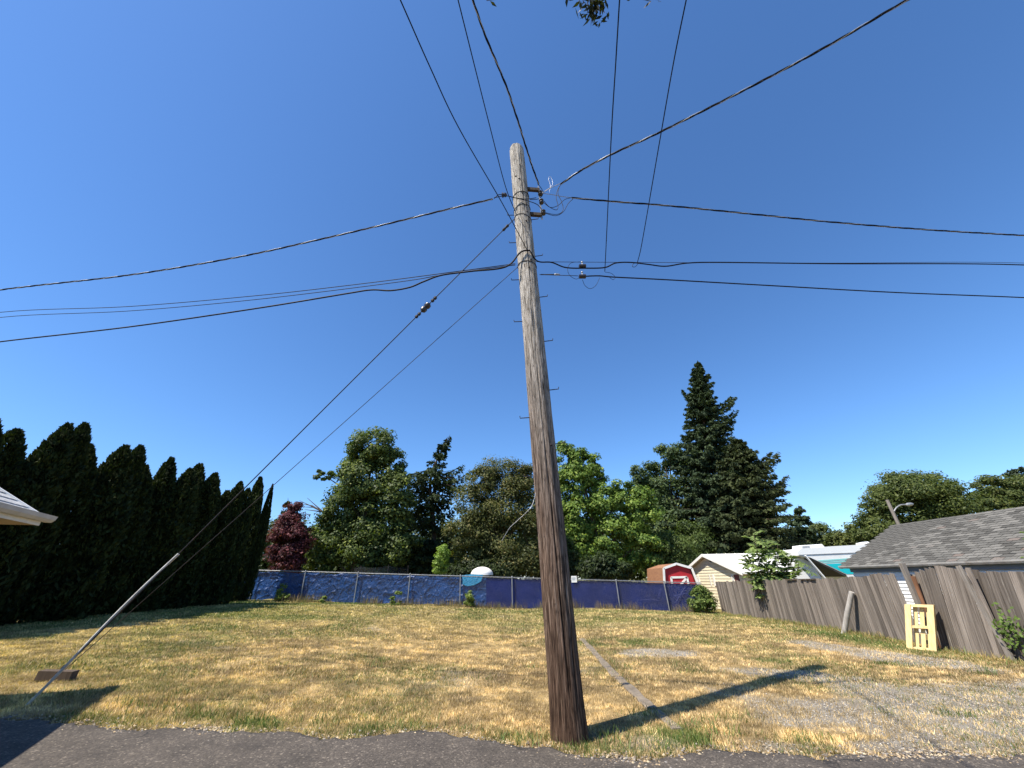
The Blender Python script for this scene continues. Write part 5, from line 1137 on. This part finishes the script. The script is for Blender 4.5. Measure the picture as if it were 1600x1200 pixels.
# --- tree of heaven: long feathered leaves arching from thin stems
def frond(V, C, p, d, ln, r, cols, lw=.034, ll=.12):
    d = Vector(d).normalized(); s = d.cross(Vector((0, 0, 1))).normalized(); k = 9
    for i in range(k):
        u = (i + .6) / k; c = Vector(p) + d * ln * u + Vector((0, 0, -.45 * ln * u * u)); dd = (d + Vector((0, 0, -.9 * u))).normalized(); up_ = s.cross(dd)
        for sg in (-1, 1):
            t_ = (s * sg + dd * .45 + Vector((0, 0, -.25)) + Vector(r.normal(size=3) * .12)).normalized(); w_ = t_.cross(up_ + Vector(r.normal(size=3) * .25)).normalized()
            l2 = ll * (1.1 - .5 * abs(u - .4)) * r.uniform(.8, 1.2)
            V += [c, c + t_ * l2 * .4 + w_ * lw, c + t_ * l2, c + t_ * l2 * .4 - w_ * lw]
            q = r.random(); C += [np.array(cols[0]) * (1 - q) + np.array(cols[1]) * q] * 4
def ailanthus(name, label, Y, stems, nfr, ln, cols, seed, ll, lw):
    r = np.random.default_rng(seed); b0 = at(stems[0][0], stems[0][1], Y); gz_ = zgf(b0.x, Y); t = thing(name, (b0.x, Y, gz_), label, 'shrub'); mb = MB(); V, C = [], []
    for j, (px0, py0, px1, py1) in enumerate(stems):
        a = at(px0, py0, Y); a.z = gz_; e = at(px1, py1, Y + r.uniform(-.4, .4)); p = catmull([a, a.lerp(e, .55) + Vector((r.uniform(-.1, .1), 0, .1)), e], 6)
        mb.tube(p, [.03 * (1 - .8 * i / (len(p) - 1)) for i in range(len(p))], 5)
        for q in range(nfr):
            u = 1 - .6 * (q / nfr); c = p[min(len(p) - 1, int(u * (len(p) - 1)))]; az = q * 2.4 + j; el = r.uniform(-.15, 1.5)
            frond(V, C, c, (math.cos(az), math.sin(az), el), ln * r.uniform(.7, 1.15), r, cols, lw, ll)
    part('stem', mb, M['bark'], t, smooth=60); npart('crown', np.array([tuple(v) for v in V]), np.arange(len(V)).reshape(-1, 4), np.array(C), M['leaf'], t); return t
AC = [(.06, .10, .02), (.16, .22, .05)]; AC2 = [(.09, .14, .04), (.24, .30, .10)]
ailanthus('sumac_shrub', 'light green feathery sumac standing over the plank fence', 19.2, [(1200, 920, 1178, 836), (1198, 920, 1196, 850), (1202, 920, 1215, 852), (1200, 920, 1236, 866), (1203, 920, 1250, 882), (1196, 920, 1168, 868), (1200, 925, 1205, 880), (1200, 925, 1188, 890), (1202, 925, 1228, 892)], 24, .62, AC2, 380, .24, .042)
ailanthus('sumac_shrub', 'feathery sumac fronds entering at the right edge before the garage roof', 10.6, [(1650, 980, 1640, 820), (1650, 980, 1642, 868), (1650, 980, 1636, 845)], 12, .60, AC, 381, .13, .026)
# ivy on the near plank fence
c0 = fpt(1586, 988, .06); r = np.random.default_rng(383); k = 130; t = thing('ivy_plant', (c0.x, c0.y, zgf(c0.x, c0.y)), 'small green vine climbing the near plank fence', 'vine')
C = np.array(c0) + np.stack([-.05 - .09 * r.random(k), r.normal(size=k) * .13, r.normal(size=k) * .16 + .05], 1); Nn = np.array((-1, -.2, .5)) + r.normal(size=(k, 3)) * .5
V, F = leaves(C, Nn, .07 + .04 * r.random(k), .05, r); q = r.random((k, 1)); npart('leaves', V, F, np.repeat(np.array((.05, .08, .015)) * (1 - q) + np.array((.13, .2, .04)) * q, 4, 0), M['leaf'], t)
part('stem', MB().tube([(c0.x - .04, c0.y, zgf(c0.x, c0.y) - .02), (c0.x - .05, c0.y + .04, c0.z - .2), c0], .008, 5), M['bark'], t)

# --- street tree behind the camera, one twig hanging into the top of the view
zt = 6.2; tw = atz(925, 22, zt); st = thing('street_tree', (2.6, -4.6, zgf(2.6, -4.6)), 'leafy twig of a street tree hanging in at the top edge', 'tree')
tk = catmull([(2.6, -4.6, -.1), (2.5, -4.5, 3.0), (2.3, -4.2, 5.6), (2.1, -3.9, 8.4)], 6)
mb = MB().tube(tk, [.24 * (1.1 - .85 * i / (len(tk) - 1)) for i in range(len(tk))], 10)
lim = catmull([tk[10], (1.9, -2.4, 6.9), (1.3, -.3, 7.35), (tw.x + .05, tw.y - .5, 7.1), (tw.x + .01, tw.y - .12, 6.65), (tw.x, tw.y, zt + .02)], 8)
mb.tube(lim, [.09 * (1 - .95 * i / (len(lim) - 1)) + .003 for i in range(len(lim))], 6)
for e in ((4.0, -3.0, 7.6), (1.0, -5.5, 7.4), (3.6, -6.0, 7.8), (.6, -3.2, 8.0)): mb.tube(catmull([tk[11], Vector(tk[11]).lerp(Vector(e), .5) + Vector((0, 0, .4)), e], 5), [.08 * (1 - .09 * i) for i in range(11)], 5)
part('trunk', mb, M['bark'], st, smooth=60)
r = np.random.default_rng(390); Cs = []
for e in ((4.0, -3.2, 7.6), (1.0, -5.5, 7.4), (3.6, -6.0, 7.8), (.6, -3.4, 8.0), (2.1, -4.2, 8.6), (1.8, -2.6, 7.1), (2.6, -4.8, 7.4)): Cs.append(np.array(e) + r.normal(size=(420, 3)) * np.array((.65, .55, .5)))
C = np.concatenate(Cs); V, F = leaves(C, np.array((0, 0, 1.)) + r.normal(size=(len(C), 3)) * .6, .11, .05, r); q = r.random((len(C), 1))
npart('crown', V, F, np.repeat(np.array((.03, .05, .015)) * (1 - q) + np.array((.08, .11, .03)) * q, 4, 0), M['leaf'], st)
V, C = [], []; mb = MB()
for j, (px, py, q) in enumerate(((910, 8, 8), (918, 4, 18), (926, 8, 20), (928, 16, 16), (933, 22, 10), (938, 5, 16), (918, 20, 12), (945, 20, 6), (927, 32, 3), (903, 4, 3), (887, 1, 2), (984, 0, 1), (1017, 2, 2), (1030, 0, 1), (936, 2, 9), (760, 1, 1))):
    p = atz(px, py, zt + .02 * (j % 3)); mb.tube([Vector(lim[-6]), p.lerp(Vector(lim[-6]), .4) + Vector((0, 0, .05)), p], [.007, .005, .0025], 4)
    for i in range(q):
        d = Vector((r.normal() * .7, r.normal() * .5 + .35, -.5 + r.normal() * .4)).normalized(); s = d.cross(Vector(r.normal(size=3))).normalized(); l2 = r.uniform(.045, .095); c = p + Vector(r.normal(size=3) * .026)
        V += [c, c + d * l2 * .45 + s * l2 * .17, c + d * l2, c + d * l2 * .45 - s * l2 * .17]; k_ = r.random(); C += [np.array((.012, .015, .006)) * (1 - k_) + np.array((.035, .038, .012)) * k_] * 4
part('twig', mb, M['bark'], st); npart('twig_leaves', np.array([tuple(v) for v in V]), np.arange(len(V)).reshape(-1, 4), np.array(C), M['leaf'], st)
